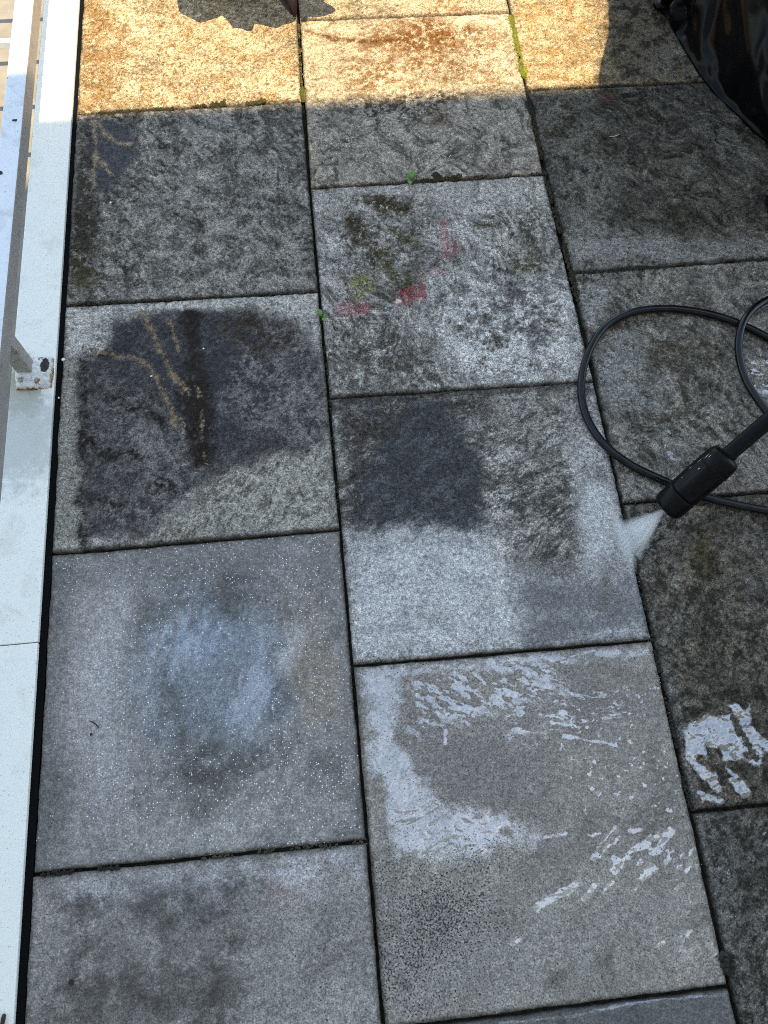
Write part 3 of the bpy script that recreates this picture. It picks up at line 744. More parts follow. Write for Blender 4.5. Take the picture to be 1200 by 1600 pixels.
def wear_C3(w, d):
    base(w, (0.115, 0.112, 0.102), 0.36, 0.05, 0.6)
    riven(w, -0.9, 2.4, 0.011, 0.55, 0.7, c=(0.024, 0.020, 0.010))
    for e in ((1030, 490, 34, 14, 0.1), (1095, 470, 20, 14, 0.3), (1040, 435, 8, 14, 0), (1000, 545, 12, 30, 0.3), (1010, 600, 10, 30, 0.1), (1070, 560, 60, 40, 0.2), (985, 650, 30, 12, 0.6), (1060, 640, 40, 30, 0.1)):
        w.paint(w.ell(*e, soft=0.03, warp=0.03), (0.035, 0.030, 0.014), 0.7, (0.014, 0.38, 0.6))
    w.paint(w.mask([(905, 440), (950, 440), (965, 480), (930, 510), (915, 490)], 0.02, 0.02), (0.20, 0.205, 0.205), 0.7, (0.02, 0.3, 0.55))
    bl = w.mask([(935, 545), (985, 520), (1005, 560), (1000, 610), (1030, 600), (1035, 640), (990, 650), (945, 640)], 0.025, 0.02)
    w.paint(bl, (0.17, 0.178, 0.185), 0.65, (0.02, 0.25, 0.55)); w.up('wet', bl, 0.5)
    w.paint(w.mask([(1110, 420), (1200, 420), (1200, 520), (1130, 500)], 0.05, 0.03), (0.17, 0.17, 0.16), 0.6, (0.02, 0.35, 0.6))
    w.paint(w.mask([(970, 720), (1040, 740), (1045, 775), (980, 780)], 0.02, 0.015), (0.21, 0.215, 0.21), 0.6, (0.01, 0.35, 0.6))
    f = w.mask([(1140, 580), (1165, 560), (1180, 540), (1210, 555), (1210, 625), (1170, 610)], 0.02, 0.01)
    w.film = np.maximum(w.film, f * 0.95 * sstep(0.47, 0.6, w.nz(0.012, 3, (-0.5, 2.2))))
    f = w.mask([(1040, 660), (1085, 680), (1080, 720), (1040, 740), (1010, 700)], 0.03, 0.01)
    w.film = np.maximum(w.film, f * 0.75 * sstep(0.54, 0.66, w.nz(0.010, 3, (-0.9, 1.8))))
    w.up('pit', np.ones_like(w.wet), 0.2); w.up('wet', np.ones_like(w.wet), 0.25)
    w.h += (w.nz(0.025, 4) - 0.5) * 0.003

def wear_C4(w, d):
    base(w, (0.078, 0.072, 0.058), 0.36, 0.05, 0.5)
    riven(w, 0.5, 1.6, 0.013, 0.5, 0.7, c=(0.020, 0.017, 0.011))
    one = np.ones_like(w.wet)
    w.paint(w.mask([(980, 790), (1040, 785), (1080, 830), (1060, 1000), (1040, 1060), (1020, 990)], 0.04, 0.03), (0.135, 0.135, 0.13), 0.65, (0.02, 0.3, 0.58))
    w.paint(w.ell(1110, 870, 30, 40, -0.3, soft=0.03, warp=0.03), (0.05, 0.045, 0.010), 0.7)
    w.paint(w.mask([(1020, 1010), (1055, 1060), (1075, 1150), (1095, 1260), (1082, 1262), (1050, 1120)], 0.015, 0.01), (0.115, 0.118, 0.115), 0.8)
    w.paint(sstep(0.52, 0.64, w.nz(0.010, 4)), (0.020, 0.018, 0.013), 0.7)
    w.paint(w.mask([(1150, 800), (1210, 800), (1210, 960), (1150, 950)], 0.05, 0.03), (0.12, 0.12, 0.12), 0.5, (0.012, 0.4, 0.6))
    w.up('pit', one, 0.45); w.up('wet', one, 0.15)
    f = w.mask([(1067, 1142), (1080, 1129), (1104, 1120), (1130, 1119), (1146, 1113), (1136, 1101), (1156, 1102), (1166, 1112), (1170, 1098), (1177, 1130), (1190, 1150), (1210, 1165), (1210, 1180), (1186, 1164), (1196, 1192), (1180, 1199), (1160, 1186), (1135, 1190), (1122, 1172), (1102, 1165), (1106, 1190), (1120, 1206), (1126, 1236), (1112, 1230), (1094, 1206), (1074, 1188)], 0.006, 0.005, 0.015)
    for h in ([(1147, 1122), (1158, 1145)], [(1164, 1150), (1176, 1172)], [(1093, 1183), (1099, 1190)], [(1168, 1178), (1184, 1184)], [(1104, 1192), (1112, 1202)]):
        f = f * (1 - w.mask(h, 0.004, 0.004, 0.01, line=0.011))
    w.film = np.maximum(w.film, f * 1.2)
    for L, wd in (([(1146, 1222), (1155, 1230), (1164, 1240)], .013), ([(1160, 1222), (1172, 1238)], .005), ([(1092, 1237), (1100, 1246), (1120, 1250), (1126, 1252)], .009), ([(1085, 1198), (1098, 1214)], .004), ([(1137, 1201), (1150, 1212)], .005), ([(1100, 1210), (1122, 1232)], .012)):
        w.film = np.maximum(w.film, w.mask(L, 0.004, 0.004, 0.012, line=wd) * 1.2)
    # wavelets running off the spray
    for r_, a_ in ((0, .5), (10, .42), (20, .34)):
        w.film = np.maximum(w.film, w.mask([(1050, 1050 + r_), (1090, 1040 + r_), (1120, 1015 + r_), (1150, 980 + r_)], 0.004, 0.004, 0.02, line=0.003) * a_)
    w.h += (w.nz(0.012, 4) - 0.5) * 0.003

def wear_C5(w, d):
    base(w, (0.075, 0.072, 0.066), 0.36, 0.05, 0.4)
    riven(w, 0.3, 1.6, 0.013, 0.5, 0.7, c=(0.020, 0.017, 0.011))
    w.paint(w.mask([(1085, 1280), (1130, 1280), (1160, 1500), (1200, 1600), (1160, 1600), (1120, 1450)], 0.03, 0.015), (0.105, 0.108, 0.105), 0.7)
    w.paint(sstep(0.54, 0.66, w.nz(0.010, 4)), (0.018, 0.016, 0.012), 0.7)
    w.up('pit', np.ones_like(w.wet), 0.5); w.up('wet', np.ones_like(w.wet), 0.2)
    w.film = np.maximum(w.film, sstep(0.78, 0.84, w.nz(0.008, 3)) * 0.7)

def wear_plain(w, d):
    base(w, (0.14, 0.135, 0.12), 0.35, 0.06, 0.5)

# ------------------------------------------------------------------ the outer ground and the paving
def sheet(name, x0, x1, y0, y1, z, mat):
    me = bpy.data.meshes.new(name)
    me.from_pydata([(x0, y0, z), (x1, y0, z), (x1, y1, z), (x0, y1, z)], [], [(0, 1, 2, 3)])
    return link(name, me, mat)

tag(sheet('ground', -400, 400, -400, 400, -0.34, M['ground']), 'pale ground stretching away around the terrace', kind='structure')
tag(from_bm('path', box_bm(-1.6, -0.12, -2.6, 3.0, -0.33, -0.25), M['pale']), 'pale sunlit concrete path below the railing', kind='structure')

paving = tag(from_bm('paving', box_bm(0.004, 3.0, -2.42, 1.43, -0.32, -0.014), M['bed']), 'grey concrete slab paving with dark soil joints', kind='structure')

LUM = dict(wear_A1=0.85, wear_B0=0.85, wear_B1=0.95, wear_C1=0.85)      # sunlit slabs toned down in the colour against the strong sun

def slab(corner, wear, seed, n=170, gap=0.0024, tilt=(0, 0), dz=0.0):
    """corner: ground points (top left, top right, bottom right, bottom left) of the joint lines."""
    TL, TR, BR, BL = [np.array(c[:2], float) for c in corner]
    # cells finer towards the rim so that the worn arris is round
    inner = np.linspace(0, 1, n)
    rim = np.array([0.0, 0.002, 0.005, 0.009, 0.014])
    s = np.unique(np.concatenate([rim, 1 - rim, np.linspace(0.02, 0.98, n)]))
    N_ = len(s)
    U, V = np.meshgrid(s, s)
    w_ = np.linalg.norm(TR - TL); h_ = np.linalg.norm(BL - TL)
    gu, gv = gap / w_, gap / h_
    Uu = gu + U * (1 - 2 * gu); Vv = gv + V * (1 - 2 * gv)
    X = (TL[0] * (1 - Uu) + TR[0] * Uu) * (1 - Vv) + (BL[0] * (1 - Uu) + BR[0] * Uu) * Vv
    Y = (TL[1] * (1 - Uu) + TR[1] * Uu) * (1 - Vv) + (BL[1] * (1 - Uu) + BR[1] * Uu) * Vv
    d = np.minimum(np.minimum(U, 1 - U) * w_, np.minimum(V, 1 - V) * h_)
    w = Wear(X, Y, seed)
    wear(w, d)
    l_ = np.maximum(w.col.mean(-1, keepdims=True), 1e-4)
    w.col *= np.array([1.10, 0.99, 0.885]) * 2.35 * l_ ** 0.264 * LUM.get(wear.__name__, 1.0)
    # soil washed to the rim, and the pale worn arris
    w.paint(sstep(0.007, 0.001, d + (w.nz(0.012, 3) - 0.5) * 0.007), (0.035, 0.032, 0.025), 0.55)
    w.paint(sstep(0.004, 0.0, np.abs(d - 0.006)) * sstep(0.45, 0.6, w.nz(0.05, 3)), (0.24, 0.23, 0.21), 0.22)
    r = 0.005
    chip = 0.0018 * sstep(0.62, 0.8, w.nz(0.02, 3))
    dd = np.clip(d - chip, 0, r)
    Z = -(r - np.sqrt(np.maximum(r * r - (r - dd) ** 2, 0))) * 0.9
    Z = Z + (fbm(X, Y, 0.045, 4, seed + 900) - 0.5) * 0.0022 + (fbm(X, Y, 0.010, 3, seed + 950) - 0.5) * 0.0008 + w.h
    Z = Z + dz + (U - 0.5) * tilt[0] + (V - 0.5) * tilt[1]
    # wobble of the rim
    wob = sstep(0.012, 0.0, d) * (fbm(X, Y, 0.03, 4, seed + 77) - 0.5) * 0.0028
    cx, cy = X.mean(), Y.mean()
    Xw = X - np.sign(X - cx) * wob * (np.minimum(U, 1 - U) < 0.02); Yw = Y - np.sign(Y - cy) * wob * (np.minimum(V, 1 - V) < 0.02)
    V3 = np.stack([Xw - cx, Yw - cy, Z], -1).reshape(-1, 3)
    idx = np.arange(N_ * N_).reshape(N_, N_)
    # V runs towards the viewer (down), so wind faces to look up
    F4 = np.stack([idx[1:, :-1], idx[1:, 1:], idx[:-1, 1:], idx[:-1, :-1]], -1).reshape(-1, 4)
    ring = np.concatenate([idx[0, :-1], idx[:-1, -1], idx[-1, :0:-1], idx[:0:-1, 0]])
    low = V3[ring].copy(); low[:, 2] = -0.045
    base_i = len(V3)
    V3 = np.concatenate([V3, low])
    m_ = len(ring)
    a = ring; b = np.roll(ring, -1); ai = base_i + np.arange(m_); bi = np.roll(ai, -1)
    F4 = np.concatenate([F4, np.stack([a, b, bi, ai], -1)])
    me = bpy.data.meshes.new('paving_slab')
    me.vertices.add(len(V3)); me.vertices.foreach_set('co', V3.astype(np.float32).ravel())
    me.loops.add(len(F4) * 4); me.loops.foreach_set('vertex_index', F4.astype(np.int32).ravel())
    me.polygons.add(len(F4))
    me.polygons.foreach_set('loop_start', np.arange(0, len(F4) * 4, 4, dtype=np.int32))
    me.update(calc_edges=True)
    me.polygons.foreach_set('use_smooth', np.ones(len(F4), bool))
    def put(name, rgb, al):
        at_ = me.attributes.new(name, 'FLOAT_COLOR', 'POINT')
        arr = np.zeros((len(V3), 4), np.float32)
        k = N_ * N_
        arr[:k, :3] = np.clip(rgb.reshape(-1, 3), 0, 1.4); arr[:k, 3] = np.clip(al.reshape(-1), 0, 1)
        arr[k:] = arr[ring] * np.array([0.35, 0.32, 0.28, 0.3])
        at_.data.foreach_set('color', arr.ravel())
    put('stain', w.col, w.wet)
    put('surface', np.stack([w.film, w.speck, w.pit], -1), w.grain)
    me.materials.append(M['concrete'])
    o = bpy.data.objects.new('paving_slab', me)
    COL.objects.link(o)
    o.parent = paving
    o.location = (cx, cy, 0)
    return o

def P(u, v): return at(u, v)[:2]
XA, XB, XC, XD = 0.0, 0.5, 1.0, 1.505
# measured joints: (left end, right end)
JA = [P(118, 178), P(472, 158)], [P(100, 477), P(499, 455)], [P(78, 865), P(532, 826)], [P(48, 1368), P(573, 1315)]
JB = [P(467, 31), P(797, 19)], [P(492, 293), P(850, 272)], [P(522, 621), P(921, 595)], [P(553, 1040), P(1019, 1000)], [P(594, 1612), P(1140, 1542)]
JC = [P(822, 140), P(1097, 128)], [P(892, 426), P(1200, 404)], [P(972, 786), P(1200, 768)], [P(1082, 1270), P(1200, 1258)]
def col_rows(J, top, bottom, xl, xr):
    rows = []
    ext = lambda j: [np.array([xl, j[0][1] + (j[1][1] - j[0][1]) / (j[1][0] - j[0][0]) * (xl - j[0][0])]), np.array([xr, j[0][1] + (j[1][1] - j[0][1]) / (j[1][0] - j[0][0]) * (xr - j[0][0])])]
    K = [ext(j) for j in J]
    for k in range(top): K.insert(0, [K[0][0] + [0, 0.503], K[0][1] + [0, 0.503]])
    for k in range(bottom): K.append([K[-1][0] - [0, 0.503], K[-1][1] - [0, 0.503]])
    return [(K[i][0], K[i][1], K[i + 1][1], K[i + 1][0]) for i in range(len(K) - 1)]
def snap(c, left=None, right=None):
    """Follow the measured, slightly wandering long joints."""
    TL, TR, BR, BL = [np.array(q, float) for q in c]
    for q in (TL, BL):
        if left is not None: q[0] = left(q[1])
    for q in (TR, BR):
        if right is not None: q[0] = right(q[1])
    return TL, TR, BR, BL
def curve(pts):
    G = sorted([tuple(P(u, v)) for u, v in pts], key=lambda q: q[1])
    ys = [q[1] for q in G]; xs = [q[0] for q in G]
    return lambda y: float(np.interp(y, ys, xs))
fA = curve([(117, 190), (100, 478), (78, 865), (48, 1368), (36, 1590)])
fB = curve([(466, 5), (472, 155), (498, 455), (532, 825), (574, 1315), (598, 1590)])
fC = curve([(794, 0), (822, 140), (851, 272), (893, 425), (930, 600), (972, 785), (1020, 1000), (1082, 1270), (1140, 1540)])
fD = lambda y: XD
A = [snap(c, fA, fB) for c in col_rows(JA, 3, 2, XA, XB)]
B = [snap(c, fB, fC) for c in col_rows(JB, 3, 1, XB, XC)]
slab(B[0], wear_plain, 40, 40); B = B[1:]
C_ = [snap(c, fC, fD) for c in col_rows(JC, 3, 2, XC, XD)]
lowres = 40
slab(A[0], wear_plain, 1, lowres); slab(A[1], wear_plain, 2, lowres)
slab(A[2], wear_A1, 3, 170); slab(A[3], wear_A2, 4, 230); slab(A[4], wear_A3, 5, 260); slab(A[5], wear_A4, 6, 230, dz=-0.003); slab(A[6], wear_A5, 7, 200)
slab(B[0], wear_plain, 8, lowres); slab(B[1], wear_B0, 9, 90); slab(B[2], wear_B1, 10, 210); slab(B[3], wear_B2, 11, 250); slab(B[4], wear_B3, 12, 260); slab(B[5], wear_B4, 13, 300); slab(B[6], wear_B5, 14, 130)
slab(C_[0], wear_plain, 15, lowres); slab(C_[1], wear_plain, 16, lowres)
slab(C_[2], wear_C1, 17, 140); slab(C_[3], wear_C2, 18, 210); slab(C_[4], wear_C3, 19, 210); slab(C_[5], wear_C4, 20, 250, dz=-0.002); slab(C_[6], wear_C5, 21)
for k in range(6):                                  # the next column, mostly under the plastic sheet
    y1 = 1.35 - 0.503 * k + 0.03
    slab(((XD, y1), (2.0, y1), (2.0, y1 - 0.503), (XD, y1 - 0.503)), wear_plain, 30 + k, lowres)

# ------------------------------------------------------------------ the coping along the edge
coping = empty('edge_coping', (-0.045, -0.5, -0.25), 'pale blue-white painted metal coping strip along the left edge of the slabs', 'coping')
SEAM = -1.222
def coping_panel(y0, y1):
    bm = box_bm(-0.088, -0.0080, y0, y1, -0.006, 0.003, 0.0016, 2)
    o = from_bm('coping_panel', bm, M['coping'], coping)
    return o
from_bm('gap_shade_strip', box_bm(-0.0095, 0.0035, -2.4, 1.6, -0.06, -0.0062), M['gap_shade'], coping)  # black strip standing in for the deep shade of the gap
from_bm('fascia', box_bm(-0.085, -0.0100, -2.4, 1.6, -0.25, -0.0065), M['frame'], coping)
coping_panel(SEAM + 0.0008, 0.62); coping_panel(-2.4, SEAM - 0.0008); coping_panel(0.6215, 1.6)

# ------------------------------------------------------------------ railing
RX, RZ0, RZ1 = -0.060, 0.112, 0.150
railing = empty('railing', (RX, -0.71, 0.0), 'chipped white steel railing with rusty feet along the left edge', 'railing')
bm = box_bm(RX - 0.0195, RX + 0.0195, -2.4, 1.6, RZ0, RZ1, 0.003, 2)
bmesh.ops.subdivide_edges(bm, edges=[e for e in bm.edges if abs(e.verts[0].co.y - e.verts[1].co.y) > 1], cuts=60)
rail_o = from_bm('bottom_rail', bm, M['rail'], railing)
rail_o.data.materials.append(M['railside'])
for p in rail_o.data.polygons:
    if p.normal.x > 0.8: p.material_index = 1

def foot_mesh(cx, cy):
    """A square foot plate under many coats of paint."""
    n = 26
    sx = sy = 0.0345
    V, F = [], []
    rust = []
    for j in range(n):
        for i in range(n):
            u, v = -1 + 2 * i / (n - 1), -1 + 2 * j / (n - 1)
            # rounded square
            q = max(abs(u), abs(v)); rr = math.hypot(u, v)
            k = (q / rr) if rr > 1e-6 else 1
            su = u * (0.74 + 0.26 * k); sv = v * (0.74 + 0.26 * k)
            x, y = cx + su * sx, cy + sv * sy
            e = 1 - q
            nz = float(fbm(np.array([x * 1.0]), np.array([y * 1.0]), 0.012, 3, 5)[0])
            z = 0.006 + 0.010 * min(1.0, (e / 0.2)) ** 0.5 + (nz - 0.5) * 0.008 + 0.007 * max(0, 1 - math.hypot(u + 0.3, v - 0.25) / 0.7)
            # dish behind the lost paint
            dk = max(0.0, 1 - math.hypot((u - 0.62) / 0.32, (v - 0.38) / 0.62))
            z -= 0.004 * min(1, dk * 2)
            V.append((x, y, z))
            rs = max(max(0, 1 - math.hypot(u + 0.62, v + 0.58) / 0.34), max(0, 1 - math.hypot(u - 0.28, v + 0.68) / 0.30), 0.9 * max(0, 1 - math.hypot(u - 0.3, v - 0.85) / 0.4), max(0, (q - 0.86) / 0.14) * 0.7, 0.8 * max(0, 1 - math.hypot((u + 0.3) / 0.5, (v - 0.25) / 0.5)))
            rust.append((min(1, rs), min(1, dk * 2.0), 0, 1))
    for j in range(n - 1):
        for i in range(n - 1):
            a = j * n + i; F.append((a, a + 1, a + n + 1, a + n))
    ring = [i for i in range(n)] + [j * n + n - 1 for j in range(1, n)] + [(n - 1) * n + i for i in range(n - 2, -1, -1)] + [j * n for j in range(n - 2, 0, -1)]
    b0 = len(V)
    for r_ in ring:
        V.append((V[r_][0], V[r_][1], 0.0028)); rust.append((0.5, 0.0, 0, 1))
    m_ = len(ring)
    for k in range(m_):
        F.append((ring[k], b0 + k, b0 + (k + 1) % m_, ring[(k + 1) % m_]))
    me = bpy.data.meshes.new('foot_plate'); me.from_pydata(V, [], F)
    for p in me.polygons: p.use_smooth = True
    a_ = me.attributes.new('rust', 'FLOAT_COLOR', 'POINT')
    a_.data.foreach_set('color', [c for r_ in rust for c in r_])
    return me

for fy in (-0.712, 0.93, -2.25):
    plate = link('foot_plate', foot_mesh(-0.044, fy), M['foot'], railing)
    from_bm('post', box_bm(RX - 0.0135 + 0.003, RX + 0.0135 + 0.003, fy - 0.0135 + 0.008, fy + 0.0135 + 0.008, 0.006, RZ0 + 0.001, 0.002, 2), M['post'], railing)
    for bx, by in ((-0.019, -0.020), (0.010, -0.022)):
        bmb = bmesh.new()
        bmesh.ops.create_cone(bmb, segments=6, radius1=0.0048, radius2=0.0042, depth=0.004, cap_ends=True)
        bmesh.ops.translate(bmb, verts=bmb.verts, vec=(-0.044 + bx, fy + by, 0.0185))
        o = from_bm('bolt', bmb, M['post'], plate)
        o.parent = plate; o.matrix_parent_inverse = plate.matrix_world.inverted() if False else Matrix.Identity(4)
for k, by in enumerate((0.0, 0.165, 0.33, 0.495, 0.66, 0.825, 0.99)):   # side bars that carry the railing outwards
    from_bm('side_bar', box_bm(-0.62, RX - 0.0205, by - 0.006, by + 0.006, 0.122, 0.136, 0.001, 1), M['rail'], railing)
from_bm('outer_rail', box_bm(-0.66, -0.621, -0.02, 1.6, RZ0, RZ1, 0.003, 2), M['rail'], railing)
for fy in (0.2, 1.2):
    from_bm('post', box_bm(-0.65, -0.63, fy, fy + 0.02, -0.25, RZ0, 0.002, 1), M['rail'], railing)

def flake_mesh(name, c, r, z, seed, n=9, th=0.0004, el=1.0, ang=0.0):
    rnd = random.Random(seed)
    pts = []
    for k in range(n):
        a = 2 * math.pi * k / n; q = r * rnd.uniform(0.55, 1.15)
        x, y = q * math.cos(a) * el, q * math.sin(a)
        pts.append((c[0] + x * math.cos(ang) - y * math.sin(ang), c[1] + x * math.sin(ang) + y * math.cos(ang)))
    V = [(x, y, z) for x, y in pts] + [(x, y, z + th) for x, y in pts]
    F = [tuple(range(n - 1, -1, -1)), tuple(range(n, 2 * n))] + [(k, (k + 1) % n, n + (k + 1) % n, n + k) for k in range(n)]
    me = bpy.data.meshes.new(name); me.from_pydata(V, [], F)
    return me
for k, (u, v, r, el) in enumerate(((23, 188, 0.0042, 1.2), (1, 270, 0.006, 0.8), (19, 90, 0.0024, 0.5), (12, 122, 0.0015, 0.7), (27, 205, 0.001, 1), (8, 300, 0.0012, 1))):
    c = at(u, v, RZ1)
    link('paint_chip', flake_mesh('paint_chip', c, r, RZ1 + 0.0001, 40 + k, el=el), M['dead'], railing)

# ------------------------------------------------------------------ unseen house added behind the camera, sized to shade the terrace
HY = -2.45
HH = (-0.068 - HY) / 0.28
house = empty('house', (2.0, HY - 3, -0.3), 'tall pale rendered house added out of view behind the terrace to shade it', 'house')
from_bm('wall', box_bm(-5.0, 9.0, HY - 6.0, HY, -0.34, HH), M['render'], house)
roof = from_bm('roof', box_bm(-5.2, 9.2, HY - 6.2, HY - 0.02, HH + 0.001, HH + 0.12, 0.02, 1), M['roof'], house)
for wx in (-3.0, 0.3, 3.4, 6.5):
    for wz in (3.4, 6.0):
        wdw = from_bm('window', box_bm(wx, wx + 1.2, HY + 0.002, HY + 0.05, wz, wz + 1.3, 0.01, 1), M['frame'], house)
        pane = from_bm('pane', box_bm(wx + 0.07, wx + 1.13, HY + 0.052, HY + 0.056, wz + 0.07, wz + 1.23), M['glass'], wdw)

# ------------------------------------------------------------------ black plastic sheet over something at the top right
base_loop = [(1.345, 0.62), (1.352, 0.40), (1.361, 0.212), (1.383, 0.06), (1.409, -0.067), (1.452, -0.165), (1.504, -0.258), (1.60, -0.34), (1.80, -0.38), (2.05, -0.32), (2.15, 0.0), (2.15, 0.5), (2.0, 0.95), (1.7, 1.0), (1.45, 0.9)]
top_loop = [(1.50, 0.60), (1.50, 0.40), (1.505, 0.20), (1.50, 0.05), (1.495, -0.04), (1.480, -0.16), (1.430, -0.36), (1.56, -0.47), (1.80, -0.44), (2.0, -0.28), (2.08, 0.0), (2.08, 0.5), (1.95, 0.85), (1.72, 0.9), (1.55, 0.85)]
def closed(pts, n):
    q = catmull([(*p, 0) for p in pts[-2:] + pts + pts[:2]], n)
    return np.array(q)[2 * n:(2 + len(pts)) * n, :2]
bl, tl = closed(base_loop, 26), closed(top_loop, 26)
nb = len(bl)
hs_ = np.concatenate([[0.001, 0.003, 0.006], np.linspace(0.012, 0.26, 34), np.linspace(0.30, 0.80, 10), [0.84, 0.86]])
cxy = bl.mean(0)
V, F = [], []
arc = np.cumsum(np.r_[0, np.linalg.norm(np.diff(bl, axis=0), axis=1)])
for i, z in enumerate(hs_):
    t = z / 0.86
    ring = bl * (1 - t) + tl * t
    out = (bl - cxy); out /= np.linalg.norm(out, axis=1)[:, None]
    s_ = arc
    fold = np.zeros(nb)
    # broad slack folds running down and trailing forward, a hem that lies flat on the slabs
    fold += 0.020 * np.sin(s_ * 24 + z * 20) * min(1, z / 0.05) * (0.4 + 0.6 * fbm(s_, s_ * 0 + 0.3, 0.2, 2, 3))
    fold += 0.022 * (fbm(s_ + z * 0.7, np.full(nb, z * 1.2), 0.11, 2, 8) - 0.5) * 2 * min(1, z / 0.03)
    cr = np.abs(fbm(s_ * 1.0 + z * 0.4, np.full(nb, z * 1.3), 0.035, 3, 21) - 0.5) * 2
    fold -= 0.006 * (1 - np.clip(cr * 2, 0, 1)) * min(1, z / 0.02) * np.clip((s_ % arc[-1] < 0.45) * 1.0, 0, 1)
    cz = fbm(s_ * 1.3 + z * 1.1, np.full(nb, z * 0.9) - s_ * 0.25, 0.085, 2, 41)
    fold += 0.030 * (np.abs(cz - 0.5) - 0.1) * min(1, z / 0.03) * (z < 0.3)
    cm = sstep(0.05, 0.14, bl[:, 1]) * sstep(0.42, 0.30, bl[:, 1]) * (bl[:, 0] < 1.5)     # crumpled corner
    fold += cm * (np.abs(fbm(s_ * 1.0 + z * 0.8, np.full(nb, z * 1.1), 0.045, 2, 33) - 0.5) - 0.12) * 0.22 * min(1, z / 0.015) * (z < 0.16)
    inset = 0.012 * min(1.0, max(0, (z - 0.003)) / 0.016)          # the hem sticks out in front of the standing part
    if z > 0.8: inset += 0.03 * (z - 0.8) / 0.06
    ring = ring + out * (fold * max(0.0, 1 - 1.3 * t) - inset)[:, None]
    zz = z + (0.004 * fbm(s_, s_ * 0, 0.03, 2, 4) if i < 3 else 0)
    for k in range(nb): V.append((ring[k, 0], ring[k, 1], float(zz[k]) if hasattr(zz, '__len__') else zz))
for i in range(len(hs_) - 1):
    for k in range(nb):
        k2 = (k + 1) % nb
        F.append((i * nb + k, i * nb + k2, (i + 1) * nb + k2, (i + 1) * nb + k))
L0 = (len(hs_) - 1) * nb
V.append((cxy[0] + 0.02, cxy[1], 0.88)); ci = len(V) - 1
for k in range(nb): F.append((L0 + k, L0 + (k + 1) % nb, ci))
me = bpy.data.meshes.new('plastic_sheet'); me.from_pydata(V, [], F)
for p in me.polygons: p.use_smooth = True
sheet_o = link('plastic_sheet', me, M['plastic'])
tag(sheet_o, 'crumpled glossy black plastic sheet draped over something at the edge of the slabs', 'plastic sheet')

# ------------------------------------------------------------------ pressure washer cart, of which the photograph shows one wheel's edge
wc = at(1208, 324, 0.0)
cart = empty('pressure_washer', (wc[0] + 0.12, wc[1] - 0.06, 0), 'black round wheel of a machine peeking in at the right edge', 'machine')
def wheel(x, y, ang):
    bm = bmesh.new()
    bmesh.ops.create_cone(bm, segments=40, radius1=0.032, radius2=0.032, depth=0.024, cap_ends=True)
    bmesh.ops.bevel(bm, geom=[e for e in bm.edges if len(e.link_faces) == 2 and e.calc_face_angle(0) > 1], offset=0.006, segments=3, affect='EDGES')
    bmesh.ops.transform(bm, matrix=Matrix.Translation((x, y, 0.034)) @ Matrix.Rotation(ang, 4, 'Z') @ Matrix.Rotation(math.pi / 2, 4, 'X'), verts=bm.verts)
    return from_bm('wheel', bm, M['rubber'], cart, True)
wheel(wc[0] - 0.002, wc[1], 0.4); wheel(wc[0] + 0.20, wc[1] - 0.10, 0.4)
from_bm('body', box_bm(wc[0] + 0.075, wc[0] + 0.30, wc[1] - 0.16, wc[1] + 0.02, 0.04, 0.20, 0.03, 3), M['nozzle'], cart, True)

# ------------------------------------------------------------------ hose
def hose_pts(px): return [tuple(at(u, v, z)) for u, v, z in px]
hz = 0.0085
loop_px = [(1330, 690, hz), (1290, 610, hz), (1240, 555, hz), (1200, 528, hz), (1150, 504, hz), (1100, 489, hz), (1040, 482, hz), (985, 489, hz), (942, 514, hz), (916, 560, hz), (908, 610, hz), (918, 655, hz), (945, 695, hz), (985, 726, hz), (1030, 748, hz), (1080, 769, hz), (1130, 784, hz), (1200, 798, hz), (1280, 808, hz), (1400, 812, hz)]
hose = link('hose', tube_mesh(catmull(hose_pts(loop_px), 14), 0.0074, 16), M['rubber'])
tag(hose, 'glossy black rubber hose looping widely to the left over the slabs', 'hose')
seg_px = [(1330, 440, hz), (1260, 450, hz), (1215, 462, 0.016), (1180, 480, 0.022), (1160, 507, 0.027), (1154, 545, 0.022), (1164, 590, 0.014), (1190, 632, hz + 0.002), (1225, 672, hz), (1280, 700, hz), (1330, 770, hz), (1400, 790, hz)]
hose2 = link('hose', tube_mesh(catmull(hose_pts(seg_px), 14), 0.0074, 16), M['rubber'])
tag(hose2, 'short curve of black hose entering from the right and crossing over the wide loop', 'hose')

# ------------------------------------------------------------------ lance
G0 = Vector(at(978, 848, 0.0))
E0 = Vector(at(1200, 657, 0.20))
AX = (E0 - G0).normalized()
tip = G0 + AX * (0.295 * (E0 - G0).length)
lance = empty('pressure_washer_lance', tuple(tip), 'black pressure washer lance with a thick nozzle head spraying onto the slabs', 'lance')
def lathe(name, prof, mat, parent, seg=40, mod=None):
    path = [tip + AX * (s * 1.17) for s, r in prof]
    me = tube_mesh([tuple(p) for p in path], [r * 1.05 for s, r in prof], seg, True, mod)
    return link(name, me, mat, parent)
# tip collar
lathe('nozzle_collar', [(0.000, 0.0135), (0.0006, 0.019), (0.002, 0.0225), (0.005, 0.0248), (0.010, 0.0260), (0.030, 0.0262), (0.0315, 0.0258), (0.0322, 0.0245), (0.0345, 0.0245)], M['nozzle'], lance)
lathe('nozzle_mouth', [(-0.001, 0.004), (0.0005, 0.0070), (0.003, 0.012)], M['lance'], lance, 24)
